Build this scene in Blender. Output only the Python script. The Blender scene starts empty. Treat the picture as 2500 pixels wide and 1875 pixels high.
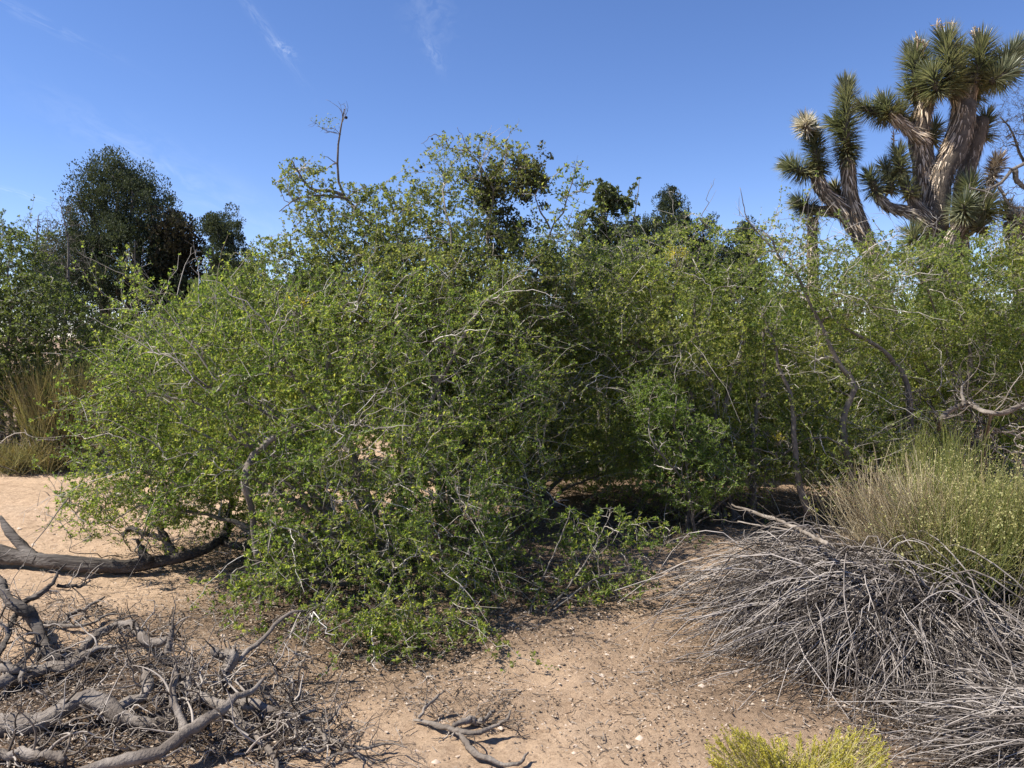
import bpy, math, random
import numpy as np
from mathutils import Vector, kdtree

rng = np.random.default_rng(7)
sc = bpy.context.scene
COL = sc.collection

# ------------------------------------------------------------------ camera, sky, sun
EYE = 1.6
F = 1943.0                      # focal length in pixels of the 2500 px wide photograph
PITCH = math.atan((937.5 - 820.0) / F)
cd = bpy.data.cameras.new("camera")
cam = bpy.data.objects.new("camera", cd)
COL.objects.link(cam)
cam.location = (0, 0, EYE)
cam.rotation_euler = (math.pi / 2 - PITCH, 0, 0)
cd.sensor_width = 36.0
cd.lens = 36.0 * F / 2500.0
cd.clip_start = 0.05
cd.clip_end = 3000
sc.camera = cam

SUN = Vector((-0.70, -0.10, 0.90)).normalized()     # towards the sun: left, high
ELEV = math.asin(SUN.z)
AZ = math.atan2(SUN.x, SUN.y)
world = bpy.data.worlds.new("World")
sc.world = world
world.use_nodes = True
wn, wl = world.node_tree.nodes, world.node_tree.links
wn.clear()
out = wn.new("ShaderNodeOutputWorld")
bg = wn.new("ShaderNodeBackground")
sky = wn.new("ShaderNodeTexSky")
sky.sky_type = 'NISHITA'
sky.sun_disc = False
sky.sun_elevation = ELEV
sky.sun_rotation = AZ
sky.altitude = 1500
sky.air_density = 0.9
sky.dust_density = 0.0
sky.ozone_density = 2.4
bg.inputs['Strength'].default_value = 0.099
hs = wn.new("ShaderNodeMix"); hs.data_type = 'RGBA'; hs.blend_type = 'MULTIPLY'
hs.inputs[0].default_value = 1.0
hs.inputs[7].default_value = (1.04, 0.935, 1.06, 1)
sat = wn.new("ShaderNodeHueSaturation"); sat.inputs['Saturation'].default_value = 1.14
wl.new(sky.outputs[0], sat.inputs['Color'])
wl.new(sat.outputs[0], hs.inputs[6])
# thin cirrus wisps high in the sky
tc = wn.new("ShaderNodeTexCoord")
def wisp(az_px, el_px, rot, sx, sz, amt):
    """a soft elongated patch of cirrus around one direction"""
    x = (az_px - 1250) / F
    z = (820 - el_px) / F
    sep = wn.new("ShaderNodeSeparateXYZ"); wl.new(tc.outputs['Generated'], sep.inputs[0])
    def m(op, a, b=None):
        n = wn.new("ShaderNodeMath"); n.operation = op
        for i, v in enumerate((a, b)):
            if v is None: continue
            if isinstance(v, (int, float)): n.inputs[i].default_value = v
            else: wl.new(v, n.inputs[i])
        return n.outputs[0]
    yy = m('MAXIMUM', sep.outputs[1], 0.05)
    u = m('SUBTRACT', m('DIVIDE', sep.outputs[0], yy), x)
    v = m('SUBTRACT', m('DIVIDE', sep.outputs[2], yy), z)
    c, s = math.cos(rot), math.sin(rot)
    a = m('DIVIDE', m('ADD', m('MULTIPLY', u, c), m('MULTIPLY', v, s)), sx)
    b = m('DIVIDE', m('SUBTRACT', m('MULTIPLY', v, c), m('MULTIPLY', u, s)), sz)
    cmb = wn.new("ShaderNodeCombineXYZ")
    wl.new(m('MULTIPLY', a, 1.6), cmb.inputs[0]); wl.new(m('MULTIPLY', b, 0.8), cmb.inputs[1])
    cmb.inputs[2].default_value = az_px * 0.01
    nz = wn.new("ShaderNodeTexNoise"); wl.new(cmb.outputs[0], nz.inputs['Vector'])
    nz.inputs['Scale'].default_value = 1.7; nz.inputs['Detail'].default_value = 8; nz.inputs['Roughness'].default_value = 0.62
    nz.inputs['Distortion'].default_value = 0.8
    r2 = m('ADD', m('MULTIPLY', a, a), m('MULTIPLY', b, b))
    fall = m('POWER', 2.718, m('MULTIPLY', r2, -1.3))
    front = m('GREATER_THAN', sep.outputs[1], 0.05)
    k = m('MULTIPLY', m('MAXIMUM', m('SUBTRACT', nz.outputs[0], 0.42), 0.0), amt * 4)
    return m('MULTIPLY', m('MULTIPLY', k, fall), front)
tot = None
for args in ((665, 95, -0.95, 0.07, 0.007, .10), (705, 135, -0.6, 0.016, 0.006, .26), (1060, 140, -1.1, 0.03, 0.009, .10),
             (70, 480, -0.28, 0.07, 0.004, .16), (60, 40, -0.45, 0.12, 0.008, .10), (1050, 40, -1.2, 0.05, 0.03, .07), (420, 420, -0.5, .16, .03, .12)):
    w = wisp(*args)
    if tot is None: tot = w
    else:
        n = wn.new("ShaderNodeMath"); n.operation = 'ADD'; wl.new(tot, n.inputs[0]); wl.new(w, n.inputs[1]); tot = n.outputs[0]
n = wn.new("ShaderNodeMath"); n.operation = 'MINIMUM'; wl.new(tot, n.inputs[0]); n.inputs[1].default_value = 0.7
cm = wn.new("ShaderNodeMix"); cm.data_type = 'RGBA'
wl.new(n.outputs[0], cm.inputs[0]); wl.new(hs.outputs[2], cm.inputs[6]); cm.inputs[7].default_value = (7.0, 7.4, 8.0, 1)
wl.new(cm.outputs[2], bg.inputs['Color'])
wl.new(bg.outputs[0], out.inputs[0])

sd = bpy.data.lights.new("sun", 'SUN')
sd.energy = 5.0
sd.angle = math.radians(0.53)
sd.color = (1.0, 0.94, 0.84)
sun = bpy.data.objects.new("sun", sd)
COL.objects.link(sun)
sun.rotation_euler = SUN.to_track_quat('Z', 'Y').to_euler()

sc.view_settings.view_transform = 'Standard'
sc.view_settings.look = 'None'
sc.view_settings.exposure = 0.84
sc.view_settings.gamma = 1.0
sc.view_settings.use_curve_mapping = False
sc.cycles.max_bounces = 6
sc.cycles.diffuse_bounces = 3
sc.cycles.glossy_bounces = 2
sc.cycles.transmission_bounces = 4

# ------------------------------------------------------------------ geometry of the view
CP, SP = math.cos(PITCH), math.sin(PITCH)
def P(x, y, d):
    """the point at distance d (along world Y) seen at pixel x, y of the 2500 px wide photograph"""
    u = (x - 1250.0) / F
    v = (937.5 - y) / F
    dy = CP + v * SP
    dz = -SP + v * CP
    k = d / dy
    return np.array((u * k, d, EYE + dz * k))

def hfun(x, y):
    """relief of the sand"""
    x = np.asarray(x, float); y = np.asarray(y, float)
    h = 0.03 * np.sin(x * 0.9 + 1.3) * np.cos(y * 0.8 + 0.4) + 0.016 * np.sin(2.3 * x + 1.7 * y) + 0.010 * np.sin(4.7 * x - 3.1 * y + 1)
    h += 0.005 * np.sin(11.3 * x + 7.9 * y) * np.sin(9.1 * y - 3 * x) + 0.004 * np.sin(23 * x + 5 * y + 2 * np.sin(7 * y)) * np.cos(19 * y + 2 * np.sin(9 * x))
    return h

def G(x, y, lift=0.0):
    """the point seen at pixel x, y that lies `lift` above the sand"""
    d = 5.0
    for _ in range(14):
        p = P(x, y, d)
        g = float(hfun(p[0], p[1])) + lift
        slope = (p[2] - EYE) / d
        d = (g - EYE) / slope
    return P(x, y, d)

def unit(v):
    v = np.asarray(v, float)
    n = np.linalg.norm(v, axis=-1, keepdims=True)
    return v / np.maximum(n, 1e-9)

def rand_dirs(n):
    return unit(rng.normal(size=(n, 3)))

def smooth_path(pts, n):
    """Catmull-Rom through the points, resampled to n"""
    p = np.asarray(pts, float)
    if len(p) == 2:
        t = np.linspace(0, 1, n)[:, None]
        return p[0] * (1 - t) + p[1] * t
    q = np.vstack([2 * p[0] - p[1], p, 2 * p[-1] - p[-2]])
    o = []
    for i in range(1, len(q) - 2):
        t = np.linspace(0, 1, 16, endpoint=False)[:, None]
        a, b, c, d = q[i - 1], q[i], q[i + 1], q[i + 2]
        o.append(0.5 * ((2 * b) + (c - a) * t + (2 * a - 5 * b + 4 * c - d) * t ** 2 + (3 * b - a - 3 * c + d) * t ** 3))
    o.append(q[-2][None])
    o = np.vstack(o)
    s = np.concatenate([[0], np.cumsum(np.linalg.norm(np.diff(o[:, :3], axis=0), axis=1))])
    tt = np.linspace(0, s[-1], n)
    return np.stack([np.interp(tt, s, o[:, k]) for k in range(o.shape[1])], axis=1)

# ------------------------------------------------------------------ mesh collecting
class MB:
    """collects tubes, blades and leaves as arrays and links them as ONE mesh object"""
    def __init__(self):
        self.v, self.q, self.t, self.n, self.uvq = [], [], [], 0, []
    def add(self, v, q=None, t=None):
        if q is not None and len(q): self.q.append(np.asarray(q) + self.n)
        if t is not None and len(t): self.t.append(np.asarray(t) + self.n)
        self.v.append(np.asarray(v, np.float32).reshape(-1, 3)); self.n += len(self.v[-1])
    def tubes(self, P_, R_, k=3, cap=True, rough=0.0, twist=0.0):
        P_ = np.asarray(P_, float); R_ = np.asarray(R_, float)
        if P_.ndim == 2: P_ = P_[None]; R_ = R_[None]
        M, N, _ = P_.shape
        if M == 0: return
        T = unit(np.gradient(P_, axis=1))
        ch = unit(P_[:, -1] - P_[:, 0])
        ref = np.zeros((M, 3)); ref[np.arange(M), np.argmin(np.abs(ch), axis=1)] = 1
        U = unit(np.cross(T, ref[:, None, :])); W = np.cross(T, U)
        a = np.arange(k) * 2 * np.pi / k
        a = a[None, None, :] + (np.linspace(0, twist, N)[None, :, None] if twist else 0) + rng.random((M, 1, 1)) * 6
        R = np.repeat(R_[:, :, None], k, axis=2)
        if rough:
            ridge = rng.normal(size=(M, 1, k)) * rough * 0.8
            R = R * (1 + ridge + rng.normal(size=(M, N, k)) * rough * 0.5)
        V = P_[:, :, None, :] + (np.cos(a) * R)[..., None] * U[:, :, None, :] + (np.sin(a) * R)[..., None] * W[:, :, None, :]
        idx = np.arange(M * N * k).reshape(M, N, k)
        A = idx[:, :-1, :]; B = np.roll(A, -1, axis=2); D = idx[:, 1:, :]; C = np.roll(D, -1, axis=2)
        q = np.stack([A, B, C, D], axis=-1).reshape(-1, 4)
        t = None
        if cap:
            t = []
            for ring, flip in ((idx[:, 0, :], True), (idx[:, -1, :], False)):
                for j in range(1, k - 1):
                    f = [ring[:, 0], ring[:, j], ring[:, j + 1]]
                    if flip: f = f[::-1]
                    t.append(np.stack(f, -1))
            t = np.vstack(t)
        self.add(V.reshape(-1, 3), q, t)
    def leaves(self, pos, dirs, nrm, L, W_, fold=0.25):
        """kite-shaped folded leaves, two triangles each"""
        L = np.asarray(L, float)[:, None]; W_ = np.asarray(W_, float)[:, None]
        D = unit(dirs); S = unit(np.cross(D, nrm)); Nn = np.cross(S, D)
        b = pos; tip = pos + D * L + Nn * L * -0.12
        m = pos + D * L * 0.52
        l = m + S * W_ * 0.5 + Nn * W_ * fold; r = m - S * W_ * 0.5 + Nn * W_ * fold
        V = np.stack([b, r, tip, l], axis=1).reshape(-1, 3)
        i = np.arange(len(pos))[:, None] * 4
        self.add(V, None, np.vstack([i + np.array([[0, 1, 2]]), i + np.array([[0, 2, 3]])]))
    def strips(self, P_, R_):
        """hair-thin last twiglets, far below a pixel wide: two triangles each"""
        a, b = P_[:, 0], P_[:, -1]; S = unit(np.cross(b - a, rand_dirs(len(a))))
        V = np.stack([a - S * R_[:, :1], a + S * R_[:, :1], b + S * R_[:, -1:], b - S * R_[:, -1:]], 1).reshape(-1, 3)
        self.add(V, np.arange(len(a))[:, None] * 4 + np.array([[0, 1, 2, 3]]))
    def wedges(self, pos, dirs, nrm, L, W_):
        """small spatulate leaves, one triangle each, for foliage further off"""
        L = np.asarray(L, float)[:, None]; W_ = np.asarray(W_, float)[:, None] * 1.2
        D = unit(dirs); S = unit(np.cross(D, nrm))
        V = np.stack([pos, pos + D * L * .92 - S * W_ * .42, pos + D * L * .70 + S * W_ * .72], axis=1).reshape(-1, 3)
        self.add(V, None, np.arange(len(pos))[:, None] * 3 + np.array([[0, 1, 2]]))
    def blades(self, pos, dirs, nrm, L, W_, bend=0.0, keel=0.35):
        """stiff pointed blades with a keel"""
        L = np.asarray(L, float)[:, None]; W_ = np.asarray(W_, float)[:, None]
        D = unit(dirs); S = unit(np.cross(D, nrm)); Nn = np.cross(S, D)
        b0 = pos - S * W_ * .5; b1 = pos + S * W_ * .5; bm = pos - Nn * W_ * keel
        mid = pos + D * L * .5 + Nn * L * bend * .35
        m0 = mid - S * W_ * .42; m1 = mid + S * W_ * .42; mm = mid - Nn * W_ * keel
        tip = pos + D * L
        V = np.stack([b0, bm, b1, m0, mm, m1, tip], axis=1).reshape(-1, 3)
        i = np.arange(len(pos))[:, None] * 7
        self.add(V, np.vstack([i + np.array([[0, 1, 4, 3]]), i + np.array([[1, 2, 5, 4]])]),
                 np.vstack([i + np.array([[3, 4, 6]]), i + np.array([[4, 5, 6]])]))
    def build(self, name, mat, parent=None, smooth=False, kind=None):
        me = bpy.data.meshes.new(name)
        V = np.vstack(self.v).astype(np.float32)
        q = np.vstack(self.q) if self.q else np.zeros((0, 4), int)
        t = np.vstack(self.t) if self.t else np.zeros((0, 3), int)
        me.vertices.add(len(V)); me.vertices.foreach_set("co", V.ravel())
        loops = np.concatenate([q.ravel(), t.ravel()]).astype(np.int32)
        me.loops.add(len(loops)); me.loops.foreach_set("vertex_index", loops)
        st = np.concatenate([np.arange(len(q)) * 4, len(q) * 4 + np.arange(len(t)) * 3]).astype(np.int32)
        me.polygons.add(len(st)); me.polygons.foreach_set("loop_start", st)
        if smooth: me.polygons.foreach_set("use_smooth", np.ones(len(st), bool))
        me.update(calc_edges=True)
        me.validate()
        me.materials.append(mat)
        o = bpy.data.objects.new(name, me)
        COL.objects.link(o)
        if parent is not None:
            o.parent = parent
            o.matrix_parent_inverse = parent_inverse(parent)
        if kind: o['kind'] = kind
        return o

def parent_inverse(p):
    from mathutils import Matrix
    m = Matrix.Translation(p.location) @ p.rotation_euler.to_matrix().to_4x4()
    if p.parent is not None:
        pm = Matrix.Translation(p.parent.location) @ p.parent.rotation_euler.to_matrix().to_4x4()
        m = pm @ p.matrix_parent_inverse @ m
    return m.inverted()

def thing(name, label, cat, loc, group=None):
    o = bpy.data.objects.new(name, None)
    COL.objects.link(o)
    o.empty_display_size = 0.2
    o.location = [float(c) for c in loc]
    o['label'] = label; o['category'] = cat
    if group: o['group'] = group
    return o

def tag(o, label, cat, group=None):
    o['label'] = label; o['category'] = cat
    if group: o['group'] = group
    return o

# ------------------------------------------------------------------ materials
def new_mat(name):
    m = bpy.data.materials.new(name); m.use_nodes = True
    m.node_tree.nodes.clear()
    return m, m.node_tree.nodes, m.node_tree.links

def ramp(n, l, src, stops):
    r = n.new("ShaderNodeValToRGB")
    e = r.color_ramp.elements
    while len(e) < len(stops): e.new(0.5)
    for el, (p, c) in zip(e, stops):
        el.position = p; el.color = (*c, 1)
    l.new(src, r.inputs[0])
    return r.outputs[0]

def leaf_mat(name, cols, trans=0.35, rough=0.5, spec=0.4, patch=None, pscale=1.6):
    """per-leaf colour from a ramp, clump-sized drift, light passing through"""
    m, n, l = new_mat(name)
    o = n.new("ShaderNodeOutputMaterial")
    g = n.new("ShaderNodeNewGeometry")
    tcn = n.new("ShaderNodeTexCoord")
    nz = n.new("ShaderNodeTexNoise"); nz.inputs['Scale'].default_value = pscale; nz.inputs['Detail'].default_value = 3
    l.new(tcn.outputs['Object'], nz.inputs['Vector'])
    mx = n.new("ShaderNodeMath"); mx.operation = 'MULTIPLY_ADD'
    l.new(nz.outputs[0], mx.inputs[0]); mx.inputs[1].default_value = 1.5; mx.inputs[2].default_value = -0.75
    ad = n.new("ShaderNodeMath"); ad.operation = 'ADD'; ad.use_clamp = True
    l.new(g.outputs['Random Per Island'], ad.inputs[0]); l.new(mx.outputs[0], ad.inputs[1])
    k = len(cols)
    c = ramp(n, l, ad.outputs[0], [(i / (k - 1), cols[i]) for i in range(k)])
    bs = n.new("ShaderNodeBsdfPrincipled")
    l.new(c, bs.inputs['Base Color']); bs.inputs['Roughness'].default_value = rough
    bs.inputs['Specular IOR Level'].default_value = spec
    tr = n.new("ShaderNodeBsdfTranslucent")
    tm = n.new("ShaderNodeMix"); tm.data_type = 'RGBA'; tm.blend_type = 'MULTIPLY'; tm.inputs[0].default_value = 1
    l.new(c, tm.inputs[6]); tm.inputs[7].default_value = (1.85, 1.85, 1.05, 1)
    l.new(tm.outputs[2], tr.inputs[0])
    ms = n.new("ShaderNodeMixShader"); ms.inputs[0].default_value = trans
    l.new(bs.outputs[0], ms.inputs[1]); l.new(tr.outputs[0], ms.inputs[2])
    l.new(ms.outputs[0], o.inputs[0])
    return m

def wood_mat(name, cols, scale=14.0, stretch=1.0, rough=0.85, bump=0.4, island=0.5, fine=60, cracks=0.0):
    m, n, l = new_mat(name)
    o = n.new("ShaderNodeOutputMaterial")
    bs = n.new("ShaderNodeBsdfPrincipled"); bs.inputs['Roughness'].default_value = rough
    bs.inputs['Specular IOR Level'].default_value = 0.25
    tcn = n.new("ShaderNodeTexCoord")
    mp = n.new("ShaderNodeMapping"); mp.inputs['Scale'].default_value = (stretch, 1, 1)
    l.new(tcn.outputs['Object'], mp.inputs[0])
    nz = n.new("ShaderNodeTexNoise"); nz.inputs['Scale'].default_value = scale; nz.inputs['Detail'].default_value = 8
    nz.inputs['Roughness'].default_value = 0.65
    l.new(mp.outputs[0], nz.inputs['Vector'])
    g = n.new("ShaderNodeNewGeometry")
    a = n.new("ShaderNodeMath"); a.operation = 'MULTIPLY_ADD'
    l.new(g.outputs['Random Per Island'], a.inputs[0]); a.inputs[1].default_value = island; a.inputs[2].default_value = -island * 0.5
    b = n.new("ShaderNodeMath"); b.operation = 'ADD'; b.use_clamp = True
    l.new(nz.outputs[0], b.inputs[0]); l.new(a.outputs[0], b.inputs[1])
    k = len(cols)
    c = ramp(n, l, b.outputs[0], [(0.22 + 0.56 * i / (k - 1), cols[i]) for i in range(k)])
    n2 = n.new("ShaderNodeTexNoise"); n2.inputs['Scale'].default_value = fine; n2.inputs['Detail'].default_value = 5
    l.new(mp.outputs[0], n2.inputs['Vector'])
    hgt = n2.outputs[0]
    if cracks:
        vo = n.new("ShaderNodeTexVoronoi"); vo.feature = 'DISTANCE_TO_EDGE'; vo.inputs['Scale'].default_value = cracks
        l.new(mp.outputs[0], vo.inputs['Vector'])
        cr = n.new("ShaderNodeMapRange"); cr.inputs[1].default_value = 0.0; cr.inputs[2].default_value = 0.06
        l.new(vo.outputs['Distance'], cr.inputs[0])
        mu = n.new("ShaderNodeMix"); mu.data_type = 'RGBA'; l.new(cr.outputs[0], mu.inputs[0])
        mu.inputs[6].default_value = (*[q * 0.35 for q in cols[0]], 1); l.new(c, mu.inputs[7]); c = mu.outputs[2]
    l.new(c, bs.inputs['Base Color'])
    bp = n.new("ShaderNodeBump"); bp.inputs['Strength'].default_value = bump; bp.inputs['Distance'].default_value = 0.01
    l.new(hgt, bp.inputs['Height']); l.new(bp.outputs[0], bs.inputs['Normal'])
    l.new(bs.outputs[0], o.inputs[0])
    return m

M = {}
M['leaf_bright'] = leaf_mat("leaf_bright", [(.058, .098, .026), (.112, .168, .040), (.185, .240, .056), (.300, .315, .085)], 0.56)
M['leaf_mid'] = leaf_mat("leaf_mid", [(.072, .108, .034), (.140, .186, .050), (.220, .262, .068), (.330, .335, .100)], 0.52)
M['leaf_olive'] = leaf_mat("leaf_olive", [(.072, .100, .034), (.120, .152, .048), (.180, .208, .066), (.260, .260, .092)], 0.5)
M['leaf_lime'] = leaf_mat("leaf_lime", [(.095, .150, .034), (.145, .210, .046), (.22, .275, .065)], 0.45)
M['leaf_far'] = leaf_mat("leaf_far", [(.060, .085, .030), (.095, .125, .042), (.135, .160, .055)], 0.48)
M['leaf_dark'] = leaf_mat("leaf_dark", [(.045, .062, .028), (.072, .092, .038), (.11, .125, .055)], 0.35)
M['leaf_yellow'] = leaf_mat("leaf_yellow", [(.34, .30, .04), (.42, .36, .05), (.26, .28, .05)], 0.45)
M['juniper'] = leaf_mat("juniper", [(.024, .034, .021), (.046, .060, .033), (.082, .098, .052)], 0.2, 0.7, 0.2, pscale=1.2)
M['juniper_brown'] = leaf_mat("juniper_brown", [(.032, .027, .018), (.055, .045, .026), (.05, .052, .028)], 0.12, 0.8, 0.2)
M['mistletoe'] = leaf_mat("mistletoe", [(.035, .040, .019), (.062, .068, .028), (.10, .102, .042)], 0.25, 0.6, 0.3)
M['bark_grey'] = wood_mat("bark_grey", [(.070, .058, .047), (.135, .118, .10), (.23, .21, .18)], 12, island=0.5)
M['twig_grey'] = wood_mat("twig_grey", [(.11, .092, .074), (.23, .20, .165), (.42, .385, .335)], 5, island=0.9, bump=0)
M['pale_twig'] = wood_mat("pale_twig", [(.16, .14, .12), (.32, .29, .25), (.55, .51, .46)], 5, island=.9, bump=0)
M['bark_dark'] = wood_mat("bark_dark", [(.03, .026, .023), (.06, .052, .045), (.10, .09, .08)], 12, island=0.3)
M['dead_wood'] = wood_mat("dead_wood", [(.06, .048, .040), (.155, .130, .108), (.34, .30, .26)], 7, island=0.3, fine=80, bump=0.8)
M['dead_twig'] = wood_mat("dead_twig", [(.06, .046, .036), (.15, .124, .10), (.36, .315, .27)], 6, island=0.9, bump=0)
M['log'] = wood_mat("log", [(.018, .015, .012), (.085, .072, .062), (.20, .178, .155)], 16, stretch=0.09, island=0.0, fine=60, bump=2.5)
M['grey_stem'] = wood_mat("grey_stem", [(.034, .027, .022), (.110, .092, .080), (.36, .322, .29)], 6, island=1.0, bump=0)
M['tan_stem'] = wood_mat("tan_stem", [(.22, .165, .095), (.40, .32, .19), (.60, .51, .33)], 5, island=1.0, bump=0)
M['straw'] = leaf_mat("straw", [(.30, .25, .13), (.46, .40, .21), (.36, .36, .16)], 0.3, 0.7, 0.2)
M['broom_green'] = leaf_mat("broom_green", [(.15, .18, .055), (.26, .29, .09), (.42, .40, .17)], 0.4, 0.6, 0.3)
M['bud'] = leaf_mat("bud", [(.36, .33, .14), (.46, .43, .22), (.30, .33, .12)], 0.35, 0.7, 0.2)
M['yellow_leaf'] = leaf_mat("yellow_leaf", [(.34, .32, .06), (.48, .44, .09), (.60, .54, .15)], 0.4, 0.6, 0.25)
M['joshua_leaf'] = leaf_mat("joshua_leaf", [(.080, .096, .058), (.145, .162, .10), (.27, .275, .18)], 0.2, 0.38, 0.6, pscale=2.5)
M['joshua_leaf_dry'] = leaf_mat("joshua_leaf_dry", [(.13, .12, .055), (.20, .19, .085), (.28, .26, .13)], 0.15, 0.5, 0.4)
M['joshua_pale'] = leaf_mat("joshua_pale", [(.42, .37, .27), (.54, .49, .37), (.60, .56, .46)], 0.05, 0.6, 0.3)
M['thatch'] = wood_mat("thatch", [(.20, .145, .095), (.42, .325, .225), (.64, .53, .40)], 4, island=1.1, bump=0)
M['thatch_grey'] = wood_mat("thatch_grey", [(.14, .11, .085), (.30, .245, .185), (.50, .43, .34)], 4, island=1.1, bump=0)
M['joshua_core'] = wood_mat("joshua_core", [(.045, .036, .028), (.10, .082, .064), (.19, .16, .13)], 10, island=0, bump=1)
M['flower_dry'] = wood_mat("flower_dry", [(.26, .18, .12), (.42, .32, .22), (.52, .43, .31)], 9, island=1, bump=0)
M['gall'] = wood_mat("gall", [(.012, .01, .01), (.02, .018, .018), (.04, .035, .03)], 20, island=0)
M['litter'] = wood_mat("litter", [(.06, .042, .028), (.19, .142, .10), (.38, .31, .24)], 2.5, island=1.3, bump=0)
M['pebble'] = wood_mat("pebble", [(.20, .145, .10), (.38, .28, .20), (.50, .41, .33)], 8, island=1.1, bump=0)

def sand_mat():
    m, n, l = new_mat("sand")
    o = n.new("ShaderNodeOutputMaterial")
    bs = n.new("ShaderNodeBsdfPrincipled"); bs.inputs['Roughness'].default_value = 0.95
    bs.inputs['Specular IOR Level'].default_value = 0.1
    t = n.new("ShaderNodeTexCoord")
    def noise(s, d=6, r=0.6):
        z = n.new("ShaderNodeTexNoise"); z.inputs['Scale'].default_value = s; z.inputs['Detail'].default_value = d
        z.inputs['Roughness'].default_value = r
        l.new(t.outputs['Object'], z.inputs['Vector']); return z.outputs[0]
    big = noise(0.9, 5); mid = noise(11, 9, .78); grain = noise(42, 6, .8)
    c = ramp(n, l, big, [(0.3, (.46, .33, .22)), (0.55, (.54, .39, .265)), (0.75, (.50, .378, .27))])
    d = ramp(n, l, mid, [(0.32, (.62, .58, .55)), (0.5, (1, 1, 1)), (0.75, (1.12, 1.10, 1.06))])
    mx = n.new("ShaderNodeMix"); mx.data_type = 'RGBA'; mx.blend_type = 'MULTIPLY'; mx.inputs[0].default_value = 1
    l.new(c, mx.inputs[6]); l.new(d, mx.inputs[7])
    e = ramp(n, l, grain, [(0.30, (.55, .50, .47)), (0.5, (1, 1, 1)), (0.72, (1.25, 1.25, 1.25))])
    m2 = n.new("ShaderNodeMix"); m2.data_type = 'RGBA'; m2.blend_type = 'MULTIPLY'; m2.inputs[0].default_value = 0.8
    l.new(mx.outputs[2], m2.inputs[6]); l.new(e, m2.inputs[7])
    # dark organic litter stain under the shrubs, plus painted shade below the broom mound
    at = n.new("ShaderNodeAttribute"); at.attribute_name = "duff_shade"
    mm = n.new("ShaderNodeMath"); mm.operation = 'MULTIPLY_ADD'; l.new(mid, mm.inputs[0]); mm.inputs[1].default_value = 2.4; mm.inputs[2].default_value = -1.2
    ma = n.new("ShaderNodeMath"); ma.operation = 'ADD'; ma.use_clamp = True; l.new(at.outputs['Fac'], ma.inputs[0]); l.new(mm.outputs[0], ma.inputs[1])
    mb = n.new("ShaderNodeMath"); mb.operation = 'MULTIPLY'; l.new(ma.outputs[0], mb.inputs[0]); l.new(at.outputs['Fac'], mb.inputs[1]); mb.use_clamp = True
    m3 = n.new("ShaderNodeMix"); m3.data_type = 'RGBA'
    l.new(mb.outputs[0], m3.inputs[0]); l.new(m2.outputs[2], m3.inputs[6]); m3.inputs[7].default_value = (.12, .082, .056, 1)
    l.new(m3.outputs[2], bs.inputs['Base Color'])
    bp = n.new("ShaderNodeBump"); bp.inputs['Strength'].default_value = 1.0; bp.inputs['Distance'].default_value = 0.024
    l.new(mid, bp.inputs['Height'])
    b2 = n.new("ShaderNodeBump"); b2.inputs['Strength'].default_value = 1.0; b2.inputs['Distance'].default_value = 0.010
    l.new(grain, b2.inputs['Height']); l.new(bp.outputs[0], b2.inputs['Normal'])
    l.new(b2.outputs[0], bs.inputs['Normal'])
    l.new(bs.outputs[0], o.inputs[0])
    return m
M['sand'] = sand_mat()

# ------------------------------------------------------------------ ground
DUFF_SHADE = []            # (x, y, rx, ry, strength): where litter gathers, and where soil is darkened as shade among broom stems
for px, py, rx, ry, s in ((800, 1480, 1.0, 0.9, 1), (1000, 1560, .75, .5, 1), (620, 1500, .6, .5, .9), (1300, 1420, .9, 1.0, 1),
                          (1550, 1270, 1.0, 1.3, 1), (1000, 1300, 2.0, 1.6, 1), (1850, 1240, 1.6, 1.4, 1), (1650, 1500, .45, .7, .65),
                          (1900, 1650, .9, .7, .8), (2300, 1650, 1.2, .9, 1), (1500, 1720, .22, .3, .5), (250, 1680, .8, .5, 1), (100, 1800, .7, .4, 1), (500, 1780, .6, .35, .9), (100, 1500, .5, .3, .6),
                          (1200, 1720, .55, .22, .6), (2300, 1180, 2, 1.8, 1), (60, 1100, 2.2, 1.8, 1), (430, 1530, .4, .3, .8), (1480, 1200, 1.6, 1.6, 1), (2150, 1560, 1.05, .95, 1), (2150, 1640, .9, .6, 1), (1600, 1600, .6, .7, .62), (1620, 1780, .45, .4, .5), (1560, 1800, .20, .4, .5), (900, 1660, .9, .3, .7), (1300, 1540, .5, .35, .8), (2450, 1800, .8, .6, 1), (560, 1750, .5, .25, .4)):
    g = G(px, py); DUFF_SHADE.append((g[0], g[1], rx, ry, s))
def duff_shade(x, y):
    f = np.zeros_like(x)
    for cx, cy, rx, ry, s in DUFF_SHADE:
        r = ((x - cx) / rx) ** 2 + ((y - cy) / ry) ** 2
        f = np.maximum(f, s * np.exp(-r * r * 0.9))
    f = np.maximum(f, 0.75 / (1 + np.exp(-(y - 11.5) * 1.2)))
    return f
def axis(lo, hi, step, far):
    a = np.arange(lo, hi, step)
    g = np.geomspace(step * 2, far, 34)
    return np.concatenate([(lo - np.cumsum(np.diff(np.concatenate([[0], g]))))[::-1], a, hi + np.cumsum(np.diff(np.concatenate([[0], g])))])
xs = axis(-5.5, 5.5, 0.055, 900); ys = axis(1.8, 10.5, 0.055, 900)
X, Y = np.meshgrid(xs, ys)
damp = 1 / (1 + (np.hypot(X, Y - 6) / 30) ** 2)
Z = hfun(X, Y) * damp
near = (np.abs(X) < 6) * (Y < 11) * (Y > 1.5)
Z = Z + near * (0.008 * np.sin(31 * X + 3 * np.sin(17 * Y)) * np.sin(37 * Y + 3 * np.sin(13 * X)) + 0.004 * np.sin(59 * X + 41 * Y))
Z = Z + (rng.normal(size=Z.shape) * 0.0035) * (np.abs(X) < 6) * (Y < 11) * (Y > 1.5)
nx, ny = len(xs), len(ys)
idx = np.arange(nx * ny).reshape(ny, nx)
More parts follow.
